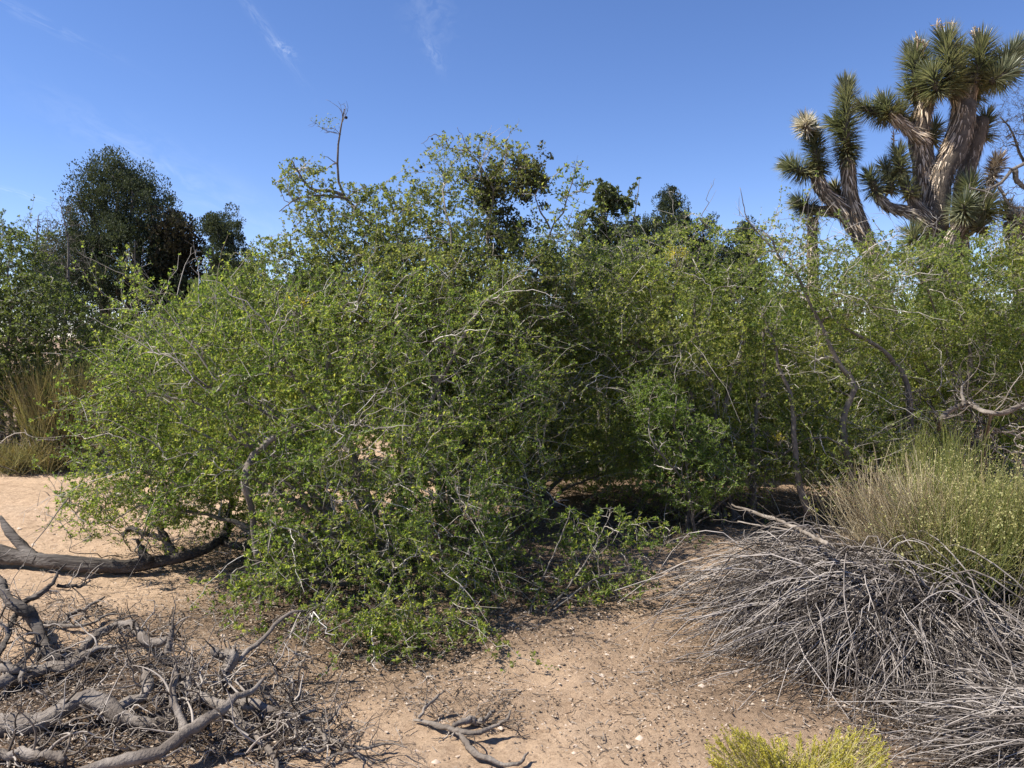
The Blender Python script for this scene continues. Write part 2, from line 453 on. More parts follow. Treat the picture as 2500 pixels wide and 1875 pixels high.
mb = MB()
mb.add(np.stack([X, Y, Z], -1).reshape(-1, 3), np.stack([idx[:-1, :-1], idx[:-1, 1:], idx[1:, 1:], idx[1:, :-1]], -1).reshape(-1, 4))
ground = mb.build("ground", M['sand'], smooth=True, kind='structure')
at = ground.data.attributes.new("duff_shade", 'FLOAT', 'POINT')
at.data.foreach_set("value", duff_shade(X, Y).ravel().astype(np.float32))

# ------------------------------------------------------------------ litter, pebbles
def scatter(n, box, dens):
    x = rng.uniform(box[0], box[1], n); y = rng.uniform(box[2], box[3], n)
    keep = rng.random(n) < dens(x, y)
    x, y = x[keep], y[keep]
    return np.stack([x, y, hfun(x, y)], -1)
def patchy(x, y):
    return 0.5 + 0.5 * np.sin(3.1 * x + 1.7 * np.sin(2.3 * y)) * np.sin(2.7 * y + 1.3 * np.sin(3.7 * x))
p = scatter(330000, (-4.2, 4.2, 2.7, 8.5), lambda x, y: np.clip(duff_shade(x, y) ** 1.5 * (0.25 + 0.75 * patchy(x, y)) + 0.02 * patchy(x, y), 0, 1) * np.exp(-np.maximum(y - 4, 0) * .35))
mb = MB()
k = len(p); d = rand_dirs(k); d[:, 2] *= 0.25
nn = unit(np.array([0, 0, 1.0]) + rng.normal(size=(k, 3)) * 0.45)
mb.wedges(p + np.array([0, 0, 0.004]) + np.stack([0 * d[:, 0], 0 * d[:, 0], rng.random(k) * 0.008], -1), d, nn, rng.uniform(.008, .024, k), rng.uniform(.004, .009, k))
o = mb.build("leaf_litter", M['litter'], kind='stuff'); o['label'] = "dry brown leaf litter lying on the sand under the shrubs"
mb = MB()
p = scatter(42000, (-4.2, 4.2, 2.7, 8.0), lambda x, y: np.clip(duff_shade(x, y) * 0.8 * patchy(x * 1.3, y) + 0.03, 0, 1) * np.exp(-np.maximum(y - 4, 0) * .5))
k = len(p); a = rng.uniform(0, 6.28, k); L = rng.uniform(.02, .075, k) * rng.uniform(.5, 1.3, k)
d = np.stack([np.cos(a), np.sin(a), rng.normal(size=k) * .1], -1)
s = np.stack([-np.sin(a), np.cos(a), 0 * a], -1)
bow = rng.normal(size=k) * .15
Q = np.stack([p + d * (t * L)[:, None] + s * (bow * L * math.sin(math.pi * t))[:, None] for t in (0.0, .5, 1.0)], 1)
Q[:, :, 2] = hfun(Q[:, :, 0], Q[:, :, 1]) + 0.006 + (rng.random(k) * .01)[:, None]
mb.tubes(Q, np.repeat(rng.uniform(.0009, .0022, k)[:, None], 3, 1), 3, cap=False)
o = mb.build("twig_litter", M['dead_twig'], kind='stuff'); o['label'] = "small grey fallen twigs strewn over the sand"
mb = MB()
p = scatter(34000, (-4.5, 4.5, 2.6, 9.5), lambda x, y: (0.35 + 0.65 * patchy(x * 2, y * 2)) * np.exp(-np.maximum(y - 3.5, 0) * .4))
k = len(p)
oct_v = np.array([[1, 0, 0], [0, 1, 0], [-1, 0, 0], [0, -1, 0], [0, 0, .7], [0, 0, -.7]], float)
oct_f = np.array([[0, 1, 4], [1, 2, 4], [2, 3, 4], [3, 0, 4]])      # the undersides are in the sand
sz = 0.003 + rng.exponential(.0032, k).clip(0, .024)
V = p[:, None, :] + oct_v[None] * sz[:, None, None] * rng.uniform(.6, 1.3, (k, 6, 1))
mb.add(V.reshape(-1, 3), None, (np.arange(k)[:, None, None] * 6 + oct_f[None]).reshape(-1, 3))
o = mb.build("pebbles", M['pebble'], kind='stuff'); o['label'] = "coarse granite grit and pebbles on the sand"

# ------------------------------------------------------------------ shrubs
def ell(px, py, d, rx, ry, rd, w=1.0):
    """an ellipsoid of foliage: centre pixel and distance, half-sizes in pixels and metres, weight"""
    return (P(px, py, d), np.array([rx / F * d, rd, ry / F * d]), w)

AVOID = []           # volumes kept free of leaves: (x0, x1, y0, y1, dmax) as the camera measures them
def pix(p):
    d = p[:, 1]; r = (p[:, 2] - EYE) / d
    v = (r * CP + SP) / (CP - r * SP)
    u = p[:, 0] / d * (CP + v * SP)
    return 1250 + u * F, 937.5 - v * F
def clear(p):
    if not AVOID or not len(p): return p
    x, y = pix(p); k = np.ones(len(p), bool)
    for a, b, c, e, f in AVOID: k &= ~((x > a) & (x < b) & (y > c) & (y < e) & (p[:, 1] < f))
    return p[k]
def sample(ells, n, shell=0.5, zmin=0.04, gaps=0.0):
    vol = np.array([e[2] * np.prod(e[1]) ** 0.8 for e in ells]); vol /= vol.sum()
    which = rng.choice(len(ells), n, p=vol)
    c = np.array([e[0] for e in ells])[which]; r = np.array([e[1] for e in ells])[which]
    u = rand_dirs(n) * (rng.random(n) ** (1 / 3 * (1 - shell)))[:, None]
    u *= (1 + 0.16 * np.sin(u[:, :1] * 5 + which[:, None]) * np.cos(u[:, 2:] * 6 + 2 * which[:, None]))
    p = c + u * r
    p = p[p[:, 2] > hfun(p[:, 0], p[:, 1]) + zmin]
    if gaps and len(p):                            # sprays and holes rather than an even fill
        ph = c[0] * 7
        g = np.sin(5.1 * p[:, 0] + 2.2 * np.sin(4.3 * p[:, 2] + ph[0]) + ph[1]) * np.sin(4.7 * p[:, 2] + 2.0 * np.sin(5.3 * p[:, 1] + ph[2])) * np.sin(4.9 * p[:, 1] + 1.9 * np.sin(4.1 * p[:, 0] + ph[0]))
        h = np.sin(13 * p[:, 0] + 2 * np.sin(11 * p[:, 2])) * np.sin(12 * p[:, 2] + 2 * np.sin(12 * p[:, 1])) * np.sin(14 * p[:, 1] + ph[1])
        p = p[rng.random(len(p)) < np.clip(.62 + gaps * (1.1 * g + .9 * h), .06, 1)]
    return clear(p)

class Skeleton:
    def __init__(self, root):
        self.root = np.asarray(root, float)
        self.pos, self.rad, self.dir = [], [], []
    def seed(self, path, rad):
        d = unit(np.gradient(path, axis=0))
        self.pos += list(path); self.rad += list(rad); self.dir += list(d)
    def grow(self, targets, n, wig, rmax, rtip, maxd=9.0, arch=0.08, batches=10, ratio=0.72, lead=0.35):
        """each target is joined to the nearest wood already there"""
        if len(targets) == 0: return np.zeros((0, n, 3)), np.zeros((0, n))
        dist = np.linalg.norm((targets - self.root) * np.array([1, 1, .8]), axis=1)
        targets = targets[np.argsort(dist + rng.normal(size=len(dist)) * 0.15)]
        PA, RA = [], []
        for chunk in np.array_split(targets, batches):
            if len(chunk) == 0: continue
            kd = kdtree.KDTree(len(self.pos))
            for i, q in enumerate(self.pos): kd.insert(q, i)
            kd.balance()
            pr = np.array(self.rad); pp = np.array(self.pos); pd = np.array(self.dir)
            par, keep = [], []
            rc = np.linalg.norm(chunk - self.root, axis=1)
            for j, q in enumerate(chunk):
                best, bi = 1e9, -1
                for co, i, ds in kd.find_n(q, 5):
                    back = max(0.0, np.linalg.norm(co[:] - self.root) - rc[j])
                    cst = ds + back * 0.8
                    if cst < best: best, bi, bd = cst, i, ds
                if 0.015 < bd < maxd: par.append(bi); keep.append(j)
            if not keep: continue
            a = pp[par]; b = chunk[keep]; dr = pd[par]; r0 = np.minimum(pr[par] * ratio, rmax)
            L = np.linalg.norm(b - a, axis=1, keepdims=True)
            c = a + dr * L * lead + np.array([0, 0, 1.0]) * L * arch
            m = (a + b) / 2; c = c * .6 + m * .4 + rng.normal(size=a.shape) * L * 0.10
            t = np.linspace(0, 1, n)[None, :, None]
            path = (1 - t) ** 2 * a[:, None] + 2 * t * (1 - t) * c[:, None] + t ** 2 * b[:, None]
            nzv = rng.normal(size=path.shape) * (L * wig)[:, None, :]
            nzv[:, 0] = 0
            path = path + nzv
            path[:, :, 2] = np.maximum(path[:, :, 2], hfun(path[:, :, 0], path[:, :, 1]) + .012)
            tt = np.linspace(0, 1, n)[None]
            rad = r0[:, None] * (1 - tt) + rtip * tt
            PA.append(path); RA.append(rad)
            dd = unit(np.gradient(path, axis=1))
            self.pos += list(path[:, 1:].reshape(-1, 3)); self.rad += list(rad[:, 1:].ravel()); self.dir += list(dd[:, 1:].reshape(-1, 3))
        if not PA: return np.zeros((0, n, 3)), np.zeros((0, n))
        return np.vstack(PA), np.vstack(RA)

def leaf_tufts(mb, paths, nodes, per, L, W_, up=0.25, t0=0.25, spread=0.9, wedge=True):
    """tufts of leaves along each shoot, in the way spiny desert shrubs carry them"""
    Mn, N, _ = paths.shape
    if Mn == 0: return
    T = rng.uniform(t0, 1.0, (Mn, nodes)); T[:, 0] = 1.0
    f = T * (N - 1); i = np.minimum(f.astype(int), N - 2); fr = (f - i)[..., None]
    ar = np.arange(Mn)[:, None]
    a = paths[ar, i]; b = paths[ar, i + 1]
    pos = (a * (1 - fr) + b * fr).reshape(-1, 3); dr = unit(b - a).reshape(-1, 3)
    pos = np.repeat(pos, per, 0); dr = np.repeat(dr, per, 0)
    keep = rng.random(len(pos)) < 0.85
    pos, dr = pos[keep], dr[keep]
    k = len(pos)
    d = unit(dr * 0.7 + rand_dirs(k) * spread + np.array([0, 0, up]))
    nrm = unit(rand_dirs(k) + np.array([0, 0, 0.5]))
    ln = L * rng.uniform(.55, 1.25, k)
    (mb.wedges if wedge else mb.leaves)(pos + d * 0.002, d, nrm, ln, ln * (W_ / L) * rng.uniform(.8, 1.2, k))

def shrub(name, label, cat, root, ells, limbs=(), auto=8, n1=120, n2=1200, n3=6000, L=.024, W_=.011, leaf='leaf_mid', r0=.03,
          nodes=4, per=3, shell=.45, shoot=.28, group=None, bark='bark_grey', dead=0, up=.25, spines=True, gaps=.9, whips=0, wl=.3, bare=0, tip=.0016):
    root = np.asarray(root, float).copy(); root[2] = hfun(root[0], root[1]) - .02
    wedge = root[1] > 5.6 and name != 'young_shrub'
    T = thing(name, label, cat, root, group)
    sk = Skeleton(root)
    for pts, ra, rb in limbs:                      # limbs that can be followed in the photograph
        path = smooth_path(pts, 26)
        path = path + np.cumsum(rng.normal(size=path.shape), axis=0) * 0.0035
        path[:, 2] = np.maximum(path[:, 2], hfun(path[:, 0], path[:, 1]) - 0.03)
        rad = np.linspace(ra, rb, 26) * (1 + rng.normal(size=26) * .06)
        m = MB(); m.tubes(path, rad, 7, rough=.10)
        m.build("branch", M[bark], T, smooth=True)
        sk.seed(path, rad)
    if not sk.pos:
        sk.seed(np.array([root, root + np.array([0, 0, .05])]), [r0 * 1.3, r0 * 1.3])
    main = sample(ells, auto * 3, .2)[:auto]
    if len(main):
        for q in main:
            st = root + np.append(rng.normal(size=2) * r0 * 2.2, 0)
            h = q - st; c1 = st + np.array([h[0] * .22, h[1] * .22, h[2] * .40]) + rng.normal(size=3) * .05
            c2 = st + np.array([h[0] * .62, h[1] * .62, h[2] * .78]) + rng.normal(size=3) * .09
            path = smooth_path([st, c1, c2, q], 20) + rng.normal(size=(20, 3)) * .006
            path[:, 2] = np.maximum(path[:, 2], hfun(path[:, 0], path[:, 1]) - 0.02)
            ra = r0 * rng.uniform(.55, 1.0)
            rad = np.linspace(ra, ra * .28, 20)
            m = MB(); m.tubes(path, rad, 6, rough=.10)
            m.build("branch", M[bark], T, smooth=True)
            sk.seed(path, rad)
    tw = MB()
    p1, r1 = sk.grow(sample(ells, int(n1 * 1.5), .35), 9, .022, r0 * .5, .0035, batches=12, maxd=1.1)
    tw.tubes(p1, r1, 5)
    p2, r2 = sk.grow(sample(ells, n2, .5), 4, .04, .0055, tip, batches=8, maxd=1.0)
    tw.tubes(p2, r2, 3, cap=False)
    p3, r3 = sk.grow(sample(ells, int(n3 * 1.45), shell, gaps=gaps), 2, .0, .0026, tip * .7, batches=6, maxd=shoot * 1.6, arch=.12)
    if wedge: tw.strips(p3, r3)
    else: tw.tubes(p3, r3, 3, cap=False)
    pw = None
    if whips and len(p2):                           # long shoots standing out of the outline
        cen = np.mean([e[0] for e in ells], 0); ends = p2[:, -1]
        score = np.linalg.norm((ends - cen) * [1, .5, 1.2], axis=1) + rng.random(len(ends)) * .8
        sel = np.argsort(-score)[:whips * 2]; sel = rng.permutation(sel)[:whips]; k = len(sel)
        b = ends[sel]; outd = unit(unit(p2[sel, -1] - p2[sel, -3]) * .6 + unit(b - cen) * .7 + np.array([0, 0, .45]) + rng.normal(size=(k, 3)) * .35)
        ln = wl * rng.uniform(.35, 1.1, k)[:, None]
        cur = rng.normal(size=(k, 3)) * .25 + np.array([0, 0, -.15])
        pw = np.stack([b + outd * ln * t + cur * ln * t * t + rng.normal(size=(k, 3)) * .008 * (t > 0) for t in np.linspace(0, 1, 6)], 1)
        pw[:, :, 2] = np.maximum(pw[:, :, 2], .03)
        tw.tubes(pw, np.linspace(.0028, .001, 6)[None].repeat(k, 0), 3, cap=False)
        m_ = rng.integers(1, 5, k * 3); i_ = np.repeat(np.arange(k), 3); a_ = pw[i_, m_]
        e_ = a_ + unit(rng.normal(size=a_.shape) + outd[i_]) * rng.uniform(.03, .11, (len(a_), 1))
        ps = np.stack([a_, (a_ + e_) / 2, e_], 1); tw.tubes(ps, np.full((len(a_), 3), .0011), 3, cap=False)
    if bare and len(p1):                            # long leafless grey shoots arching through the leaves
        ends = p1[rng.integers(0, len(p1), bare), rng.integers(4, 9, bare)]
        cen = np.mean([e[0] for e in ells], 0)
        od = unit(unit(ends - cen) * .7 + np.array([0, -.35, .25]) + rng.normal(size=(bare, 3)) * .45)
        ln = rng.uniform(.25, .75, bare)[:, None]; dn = np.array([0, 0, -.28]) * rng.uniform(0, 1.6, (bare, 1))
        pb = np.stack([ends + od * ln * t + dn * ln * t * t + rng.normal(size=(bare, 3)) * .010 * (t > 0) for t in np.linspace(0, 1, 8)], 1)
        pb[:, :, 2] = np.maximum(pb[:, :, 2], .02)
        bt = MB(); bt.tubes(pb, np.linspace(.0034, .0011, 8)[None].repeat(bare, 0) * rng.uniform(.6, 1.3, (bare, 1)), 4, cap=False)
        i_ = np.repeat(np.arange(bare), 4); a_ = pb[i_, rng.integers(2, 8, bare * 4)]
        e_ = a_ + unit(od[i_] * .8 + rng.normal(size=a_.shape) * .8) * rng.uniform(.04, .18, (len(a_), 1))
        bt.tubes(np.stack([a_, (a_ + e_) / 2 + rng.normal(size=a_.shape) * .006, e_], 1), np.array([.0019, .0014, .0007])[None].repeat(len(a_), 0), 3, cap=False)
        bt.build("bare_twigs", M['pale_twig'], T, kind='stuff')
    if len(p2):                                     # thorny side spurs on the twigs
        sel = p2[rng.random(len(p2)) < .5][:, 1:]; k = len(sel)
        if k and spines:
            a = sel[np.arange(k), rng.integers(0, 3, k)]
            b = a + rand_dirs(k) * rng.uniform(.03, .09, k)[:, None]
            tw.tubes(np.stack([a, b], 1), np.stack([np.full(k, .0018), np.full(k, .0006)], 1), 3, cap=False)
    tw.build("twigs", M['twig_grey'] if bark != 'bark_dark' else M['bark_dark'], T, kind='stuff')
    lv = MB()
    if nodes:
        half = rng.random(len(p3)) < (.45 if not wedge and len(p3) > 5000 else 0.0)
        leaf_tufts(lv, p3[~half], nodes, per, L, W_, up, wedge=wedge); leaf_tufts(lv, p3[half], nodes, per, L, W_, up, wedge=True)
        leaf_tufts(lv, p2[:, 1:], max(2, nodes - 1), per, L, W_, up, wedge=wedge)
        if pw is not None:
            leaf_tufts(lv, pw, 9, per, L * .95, W_, up, t0=.1); leaf_tufts(lv, ps, 3, per, L * .95, W_, up, t0=.3)
        lv.build("leaves", M[leaf], T, kind='stuff')
    return T, sk, (p1, p2, p3)

def pp(lst, d0, d1=None):
    """pixels to points, the distance running from d0 to d1"""
    n = len(lst); d1 = d0 if d1 is None else d1
    return [P(x, y, d0 + (d1 - d0) * i / (n - 1)) for i, (x, y) in enumerate(lst)]

# A: the big mound in front, centre left
A_root = G(930, 1400)
A_ells = [ell(640, 1000, 5.5, 400, 250, .9), ell(450, 900, 5.6, 200, 160, .6, .8), ell(900, 930, 5.6, 320, 270, 1.0),
          ell(1130, 980, 5.8, 210, 300, .8), ell(860, 1420, 4.45, 330, 190, .5, 1.1), ell(610, 1420, 4.6, 150, 160, .35), ell(1060, 1330, 4.9, 210, 250, .6),
          ell(330, 1060, 5.5, 150, 110, .45, .7), ell(700, 1230, 4.95, 330, 170, .6), ell(340, 1200, 5.3, 190, 110, .45, .9), ell(500, 1150, 5.3, 180, 120, .5, .8), ell(1000, 1560, 4.1, 160, 90, .2, .9), ell(250, 1180, 5.5, 130, 70, .3, .5), ell(560, 1220, 5.2, 120, 120, .4, .9), ell(430, 1200, 6.15, 150, 100, .3, 1.0), ell(680, 1230, 5.7, 220, 110, .4, 1.0), ell(560, 1180, 6.1, 200, 120, .4, 1.0), ell(900, 1250, 5.6, 250, 120, .4, .9), ell(300, 1170, 6.2, 130, 80, .3, .35), ell(520, 1270, 5.9, 90, 80, .3, .8), ell(1200, 1400, 4.8, 110, 140, .35, .5), ell(740, 1560, 3.98, 230, 90, .22, .9), ell(1060, 1575, 3.95, 190, 85, .2, 1.0), ell(900, 1580, 3.95, 200, 80, .2, .8),
          ell(370, 740, 5.8, 130, 70, .3, .6), ell(620, 760, 5.8, 180, 90, .4), ell(1250, 1200, 5.2, 110, 220, .4, .5), ell(900, 1180, 4.6, 330, 200, .5, .8)]
AVOID += [(-50, 460, 1285, 1430, 5.9), (440, 600, 1215, 1400, 5.5)]
shrub("desert_shrub", "largest rounded bright green thorny shrub, sprawling across the sand behind the grey log", "shrub", A_root, A_ells,
      limbs=[(pp([(930, 1400), (880, 1200), (840, 1060), (790, 950), (800, 870)], 5.4, 5.2), .032, .012),
             (pp([(900, 1400), (760, 1250), (640, 1180), (560, 1120), (480, 1080)], 5.3, 5.2), .028, .010),
             (pp([(940, 1400), (1010, 1200), (1060, 1060), (1050, 900), (960, 780)], 5.4, 5.6), .03, .010)],
      auto=16, n1=260, n2=3000, n3=17500, whips=650, wl=.36, bare=170, leaf='leaf_bright', r0=.030, L=.0215, W_=.0102, nodes=4, per=4)

AVOID.clear()
# B: the taller, airier one behind it, arching to the upper left
B_root = G(1080, 1290)
B_limbs = [
    (pp([(1080, 1280), (1075, 1000), (1050, 780), (1031, 684), (991, 634), (932, 568), (882, 518), (839, 475), (829, 419), (832, 369), (839, 319), (837, 286), (847, 266)], 6.6, 6.4), .045, .0045),
    (pp([(839, 475), (799, 465), (759, 459), (736, 429), (713, 392)], 6.45, 6.3), .016, .004),
    (pp([(850, 485), (786, 479), (739, 485), (693, 522)], 6.45, 6.2), .013, .003),
    (pp([(1050, 1000), (960, 800), (888, 734), (812, 681), (752, 638), (713, 618), (673, 611)], 6.5, 6.0), .026, .004),
    (pp([(892, 738), (849, 624), (786, 561), (766, 485)], 6.4, 6.2), .013, .003),
    (pp([(1040, 700), (991, 611), (958, 518), (918, 449)], 6.55, 6.5), .018, .004),
    (pp([(1120, 1270), (1150, 900), (1174, 678), (1193, 618), (1190, 551), (1207, 469), (1184, 419), (1164, 386), (1130, 362), (1097, 359)], 6.8, 6.7), .036, .004),
    (pp([(1097, 359), (1081, 336), (1058, 334), (1028, 352)], 6.7, 6.7), .0045, .0015),
    (pp([(1150, 372), (1135, 340), (1120, 306)], 6.7, 6.7), .005, .0015),
    (pp([(1196, 440), (1230, 405), (1263, 399), (1300, 372)], 6.75, 6.8), .008, .002),
    (pp([(1174, 440), (1168, 380), (1176, 341), (1200, 336)], 6.7, 6.7), .005, .0015),
]
B_ells = [ell(960, 560, 6.45, 140, 120, .4, .75), ell(850, 560, 6.4, 130, 110, .35, .42), ell(745, 440, 6.35, 75, 60, .2, .9), ell(730, 620, 6.15, 90, 60, .3, .7), ell(670, 640, 6.05, 80, 60, .25, .6), ell(640, 700, 5.95, 80, 60, .25, .7), ell(780, 540, 6.25, 80, 60, .25, .6),
          ell(1090, 540, 6.6, 120, 110, .4, .6), ell(1000, 700, 6.3, 290, 120, .6, 1.3), ell(880, 640, 6.3, 170, 90, .4, .8), ell(1170, 390, 6.7, 130, 60, .3, .55), ell(820, 700, 6.2, 160, 80, .4, .6),
          ell(1200, 700, 6.8, 200, 160, .6, .9), ell(1040, 430, 6.5, 70, 50, .2, .4), ell(1180, 1030, 6.7, 190, 190, .4, .8), ell(1150, 860, 6.8, 190, 120, .5, .8), ell(1260, 430, 6.8, 60, 60, .2, .5)]
B, Bsk, _ = shrub("desert_shrub", "tallest airy thorny shrub with long bare shoots arching up and left against the sky", "shrub", B_root, B_ells,
      limbs=B_limbs, auto=3, n1=170, n2=1900, n3=15500, whips=200, bare=16, leaf='leaf_olive', r0=.03, L=.024, W_=.0115, nodes=4, per=3, shell=.35)
for px, py, r in ((1055, 339, .010), (1175, 341, .014), (1028, 408, .014), (1144, 382, .010), (1110, 357, .009), (845, 287, .013)):
    m = MB(); c = P(px, py, 6.68)
    th = np.linspace(0, np.pi, 6); path = c + np.stack([0 * th, 0 * th, -np.cos(th) * r], -1)
    m.tubes(path, np.maximum(np.sin(th), .1) * r * 1.05, 7, rough=.12)
    m.build("gall", M['gall'], B, smooth=True)
# bare top of the tall shoot
def spray(name, mat, parent, base, dirv, L, n, r, spread=.7, ntw=3, kind=None):
    m = MB()
    for i in range(n):
        d = unit(dirv + rng.normal(size=3) * spread); ln = L * rng.uniform(.5, 1)
        b = np.asarray(base) + unit(dirv) * rng.uniform(0, .3) * L
        path = smooth_path([b, b + d * ln * .5 + rng.normal(size=3) * ln * .08, b + d * ln + rng.normal(size=3) * ln * .12], 7)
        m.tubes(path, np.linspace(r, r * .35, 7), 3)
        for j in range(ntw):
            q = path[rng.integers(2, 7)]; e = q + unit(d + rng.normal(size=3) * .9) * ln * rng.uniform(.15, .35)
            m.tubes(np.stack([q, (q + e) / 2 + rng.normal(size=3) * ln * .03, e]), [r * .5, r * .4, r * .2], 3)
    return m.build(name, M[mat], parent, kind=kind)
spray("bare_shoot", 'bark_grey', B, P(837, 300, 6.4), np.array([0, 0, 1.0]), .18, 4, .003, .5)
spray("bare_shoot", 'bark_grey', B, P(836, 330, 6.4), np.array([-1.0, 0, .45]), .24, 3, .003, .3, 6)
m = MB(); q = rng.normal(size=(60, 3)) * np.array([.06, .04, .03]) + P(800, 300, 6.4)
m.leaves(q, rand_dirs(60), rand_dirs(60), np.full(60, .02), np.full(60, .01)); m.build("leaves", M['leaf_olive'], B, kind='stuff')

# B2: slender sapling with pale stem right of the tall shrub
shrub("young_shrub", "slender pale-stemmed sapling with few large leaves, right of the dark mistletoe clumps", "shrub", G(1290, 1280),
      [ell(1340, 470, 6.7, 60, 50, .15, .8), ell(1400, 440, 6.7, 55, 45, .15, 1), ell(1320, 560, 6.7, 70, 60, .2, .5), ell(1400, 520, 6.7, 55, 40, .15, .5), ell(1300, 680, 6.8, 60, 60, .2, 1)],
      limbs=[(pp([(1290, 1275), (1270, 900), (1300, 692), (1327, 610), (1341, 562), (1360, 524), (1381, 507), (1381, 459), (1400, 440), (1398, 415)], 6.9, 6.7), .026, .003),
             (pp([(1341, 560), (1314, 510), (1312, 470), (1345, 450)], 6.8, 6.7), .009, .002)],
      auto=0, n1=16, n2=70, n3=260, leaf='leaf_mid', L=.034, W_=.017, r0=.018, nodes=3, per=2)

# C: right-hand shrub with leaning grey stems
C_root = G(1790, 1262)
C_limbs = [
    (pp([(1971, 1255), (1945, 1170), (1932, 1059), (1917, 961), (1889, 895), (1881, 840), (1858, 805)], 6.6, 6.6), .030, .010),
    (pp([(2090, 1240), (2081, 1169), (2062, 1079), (2060, 1020), (2085, 942), (2046, 891), (2007, 805), (1975, 746), (1940, 671), (1897, 628), (1885, 589), (1858, 562)], 6.7, 6.6), .034, .006),
    (pp([(2230, 1180), (2203, 954), (2171, 891), (2144, 860), (2093, 828), (2038, 797), (1990, 740)], 7.4, 7.2), .040, .008),
    (pp([(1763, 1262), (1731, 1170), (1691, 1043), (1677, 953), (1611, 881), (1557, 845), (1485, 783), (1442, 736)], 7.0, 6.9), .042, .008),
    (pp([(1836, 1258), (1836, 1170), (1839, 1061), (1850, 990), (1864, 917), (1862, 800)], 6.9, 6.9), .032, .010),
    (pp([(1740, 1255), (1700, 1180), (1688, 1100), (1640, 1000), (1650, 850)], 7.1, 7.0), .036, .010),
    (pp([(1880, 600), (1840, 555), (1820, 505), (1807, 461)], 6.7, 6.7), .007, .002),
    (pp([(1891, 594), (1850, 560), (1780, 560), (1745, 600)], 6.7, 6.8), .005, .002),
    (pp([(1690, 1000), (1640, 800), (1665, 660), (1700, 570)], 7.1, 7.2), .022, .004),
]
C_ells = [ell(1620, 800, 7.1, 230, 190, .9), ell(1900, 740, 7.0, 200, 160, .7), ell(1450, 740, 7.0, 210, 150, .6, 1.1), ell(1780, 930, 7.1, 230, 150, .7, .6),
          ell(1530, 950, 6.9, 180, 180, .6, .8), ell(1700, 640, 7.3, 200, 90, .5, .6), ell(2050, 700, 7.1, 150, 100, .5, .7), ell(1930, 560, 6.8, 80, 55, .25, .35),
          ell(1720, 1120, 6.9, 250, 90, .5, 1.0), ell(1600, 1190, 6.8, 140, 50, .35, .8), ell(2040, 1110, 6.9, 190, 100, .5, .8), ell(1880, 1040, 7.1, 200, 110, .5, .7), ell(1700, 560, 6.9, 50, 50, .2, .5), ell(1790, 590, 7.0, 60, 50, .2, .4), ell(2020, 960, 6.9, 160, 180, .5, .4)]
shrub("desert_shrub", "wide shrub on grey leaning stems, between the dark gap and the wild broom", "shrub", C_root, C_ells,
      limbs=C_limbs, auto=8, n1=240, n2=2700, n3=13500, whips=420, wl=.45, bare=230, leaf='leaf_mid', r0=.030, L=.0235, W_=.0118, nodes=4, per=3)

# D: far right shrub
D_ells = [ell(2230, 740, 7.9, 210, 140, .8), ell(2420, 820, 8.0, 170, 190, .8), ell(2190, 900, 7.9, 140, 110, .5, .7), ell(2330, 650, 8.0, 150, 80, .4, .8), ell(2170, 580, 7.7, 50, 50, .2, .4), ell(2440, 590, 7.9, 60, 50, .2, .4), ell(2290, 585, 7.9, 40, 40, .2, .3), ell(2180, 1050, 7.6, 180, 70, .5, .5),
          ell(2450, 620, 8.1, 90, 60, .4, .4), ell(2350, 930, 7.9, 150, 90, .5, .6), ell(2560, 750, 8.0, 160, 200, .8), ell(2150, 640, 7.9, 120, 70, .3, .45)]
shrub("desert_shrub", "grey-green twiggy shrub below the big Joshua tree at the edge of the bushes", "shrub", G(2330, 1215), D_ells,
      limbs=[(pp([(2330, 1200), (2344, 1000), (2370, 880), (2340, 760), (2310, 650)], 7.9, 7.9), .035, .008),
             (pp([(2340, 1200), (2420, 950), (2500, 800), (2540, 700)], 7.9, 8.0), .03, .008)],
      auto=8, n1=160, n2=2400, n3=11500, whips=260, bare=150, leaf='leaf_mid', r0=.028, L=.026, W_=.012)

# G: shaded shrub in the middle, behind the gap
shrub("desert_shrub", "shaded dark green shrub filling the middle behind the leaf-strewn gap", "shrub", G(1330, 1235),
      [ell(1310, 900, 7.4, 150, 200, .6), ell(1420, 1050, 7.4, 140, 130, .5, .7), ell(1270, 1080, 7.0, 130, 160, .5), ell(1450, 800, 7.6, 180, 150, .5), ell(1340, 1120, 7.9, 260, 90, .4, 1.2), ell(1500, 1080, 8.0, 160, 90, .4), ell(1380, 620, 7.8, 110, 60, .3, .5)],
      auto=10, n1=120, n2=1700, n3=9500, whips=80, leaf='leaf_mid', r0=.028, L=.026, W_=.012)

# lime green clump
shrub("young_shrub", "small lime-green leafy clump, brightest foliage left of the grey leaning stems", "shrub", G(1690, 1300),
      [ell(1600, 985, 6.3, 85, 55, .3, 1.2), ell(1650, 1060, 6.3, 120, 80, .35, .9), ell(1690, 1160, 6.3, 140, 80, .35, .6)],
      auto=5, n1=30, n2=340, n3=2600, whips=30, wl=.2, leaf='leaf_lime', r0=.014, L=.022, W_=.010)

# E: left back shrub
shrub("desert_shrub", "dense green shrub at the left, standing beyond the open sand in front of the junipers", "shrub", G(20, 1125),
      [ell(-30, 740, 10.3, 160, 190, 1.1), ell(90, 820, 10.0, 130, 150, .9), ell(-120, 850, 10.2, 220, 200, 1.2), ell(60, 970, 10.0, 130, 90, .7, .6), ell(30, 620, 10.4, 80, 70, .5, .7), ell(150, 760, 10, 50, 60, .4, .5)],
      auto=12, n1=200, n2=1500, n3=9000, whips=160, wl=.45, gaps=.5, leaf='leaf_far', r0=.035, L=.036, W_=.018, bark='bark_grey', shoot=.4, tip=.002)

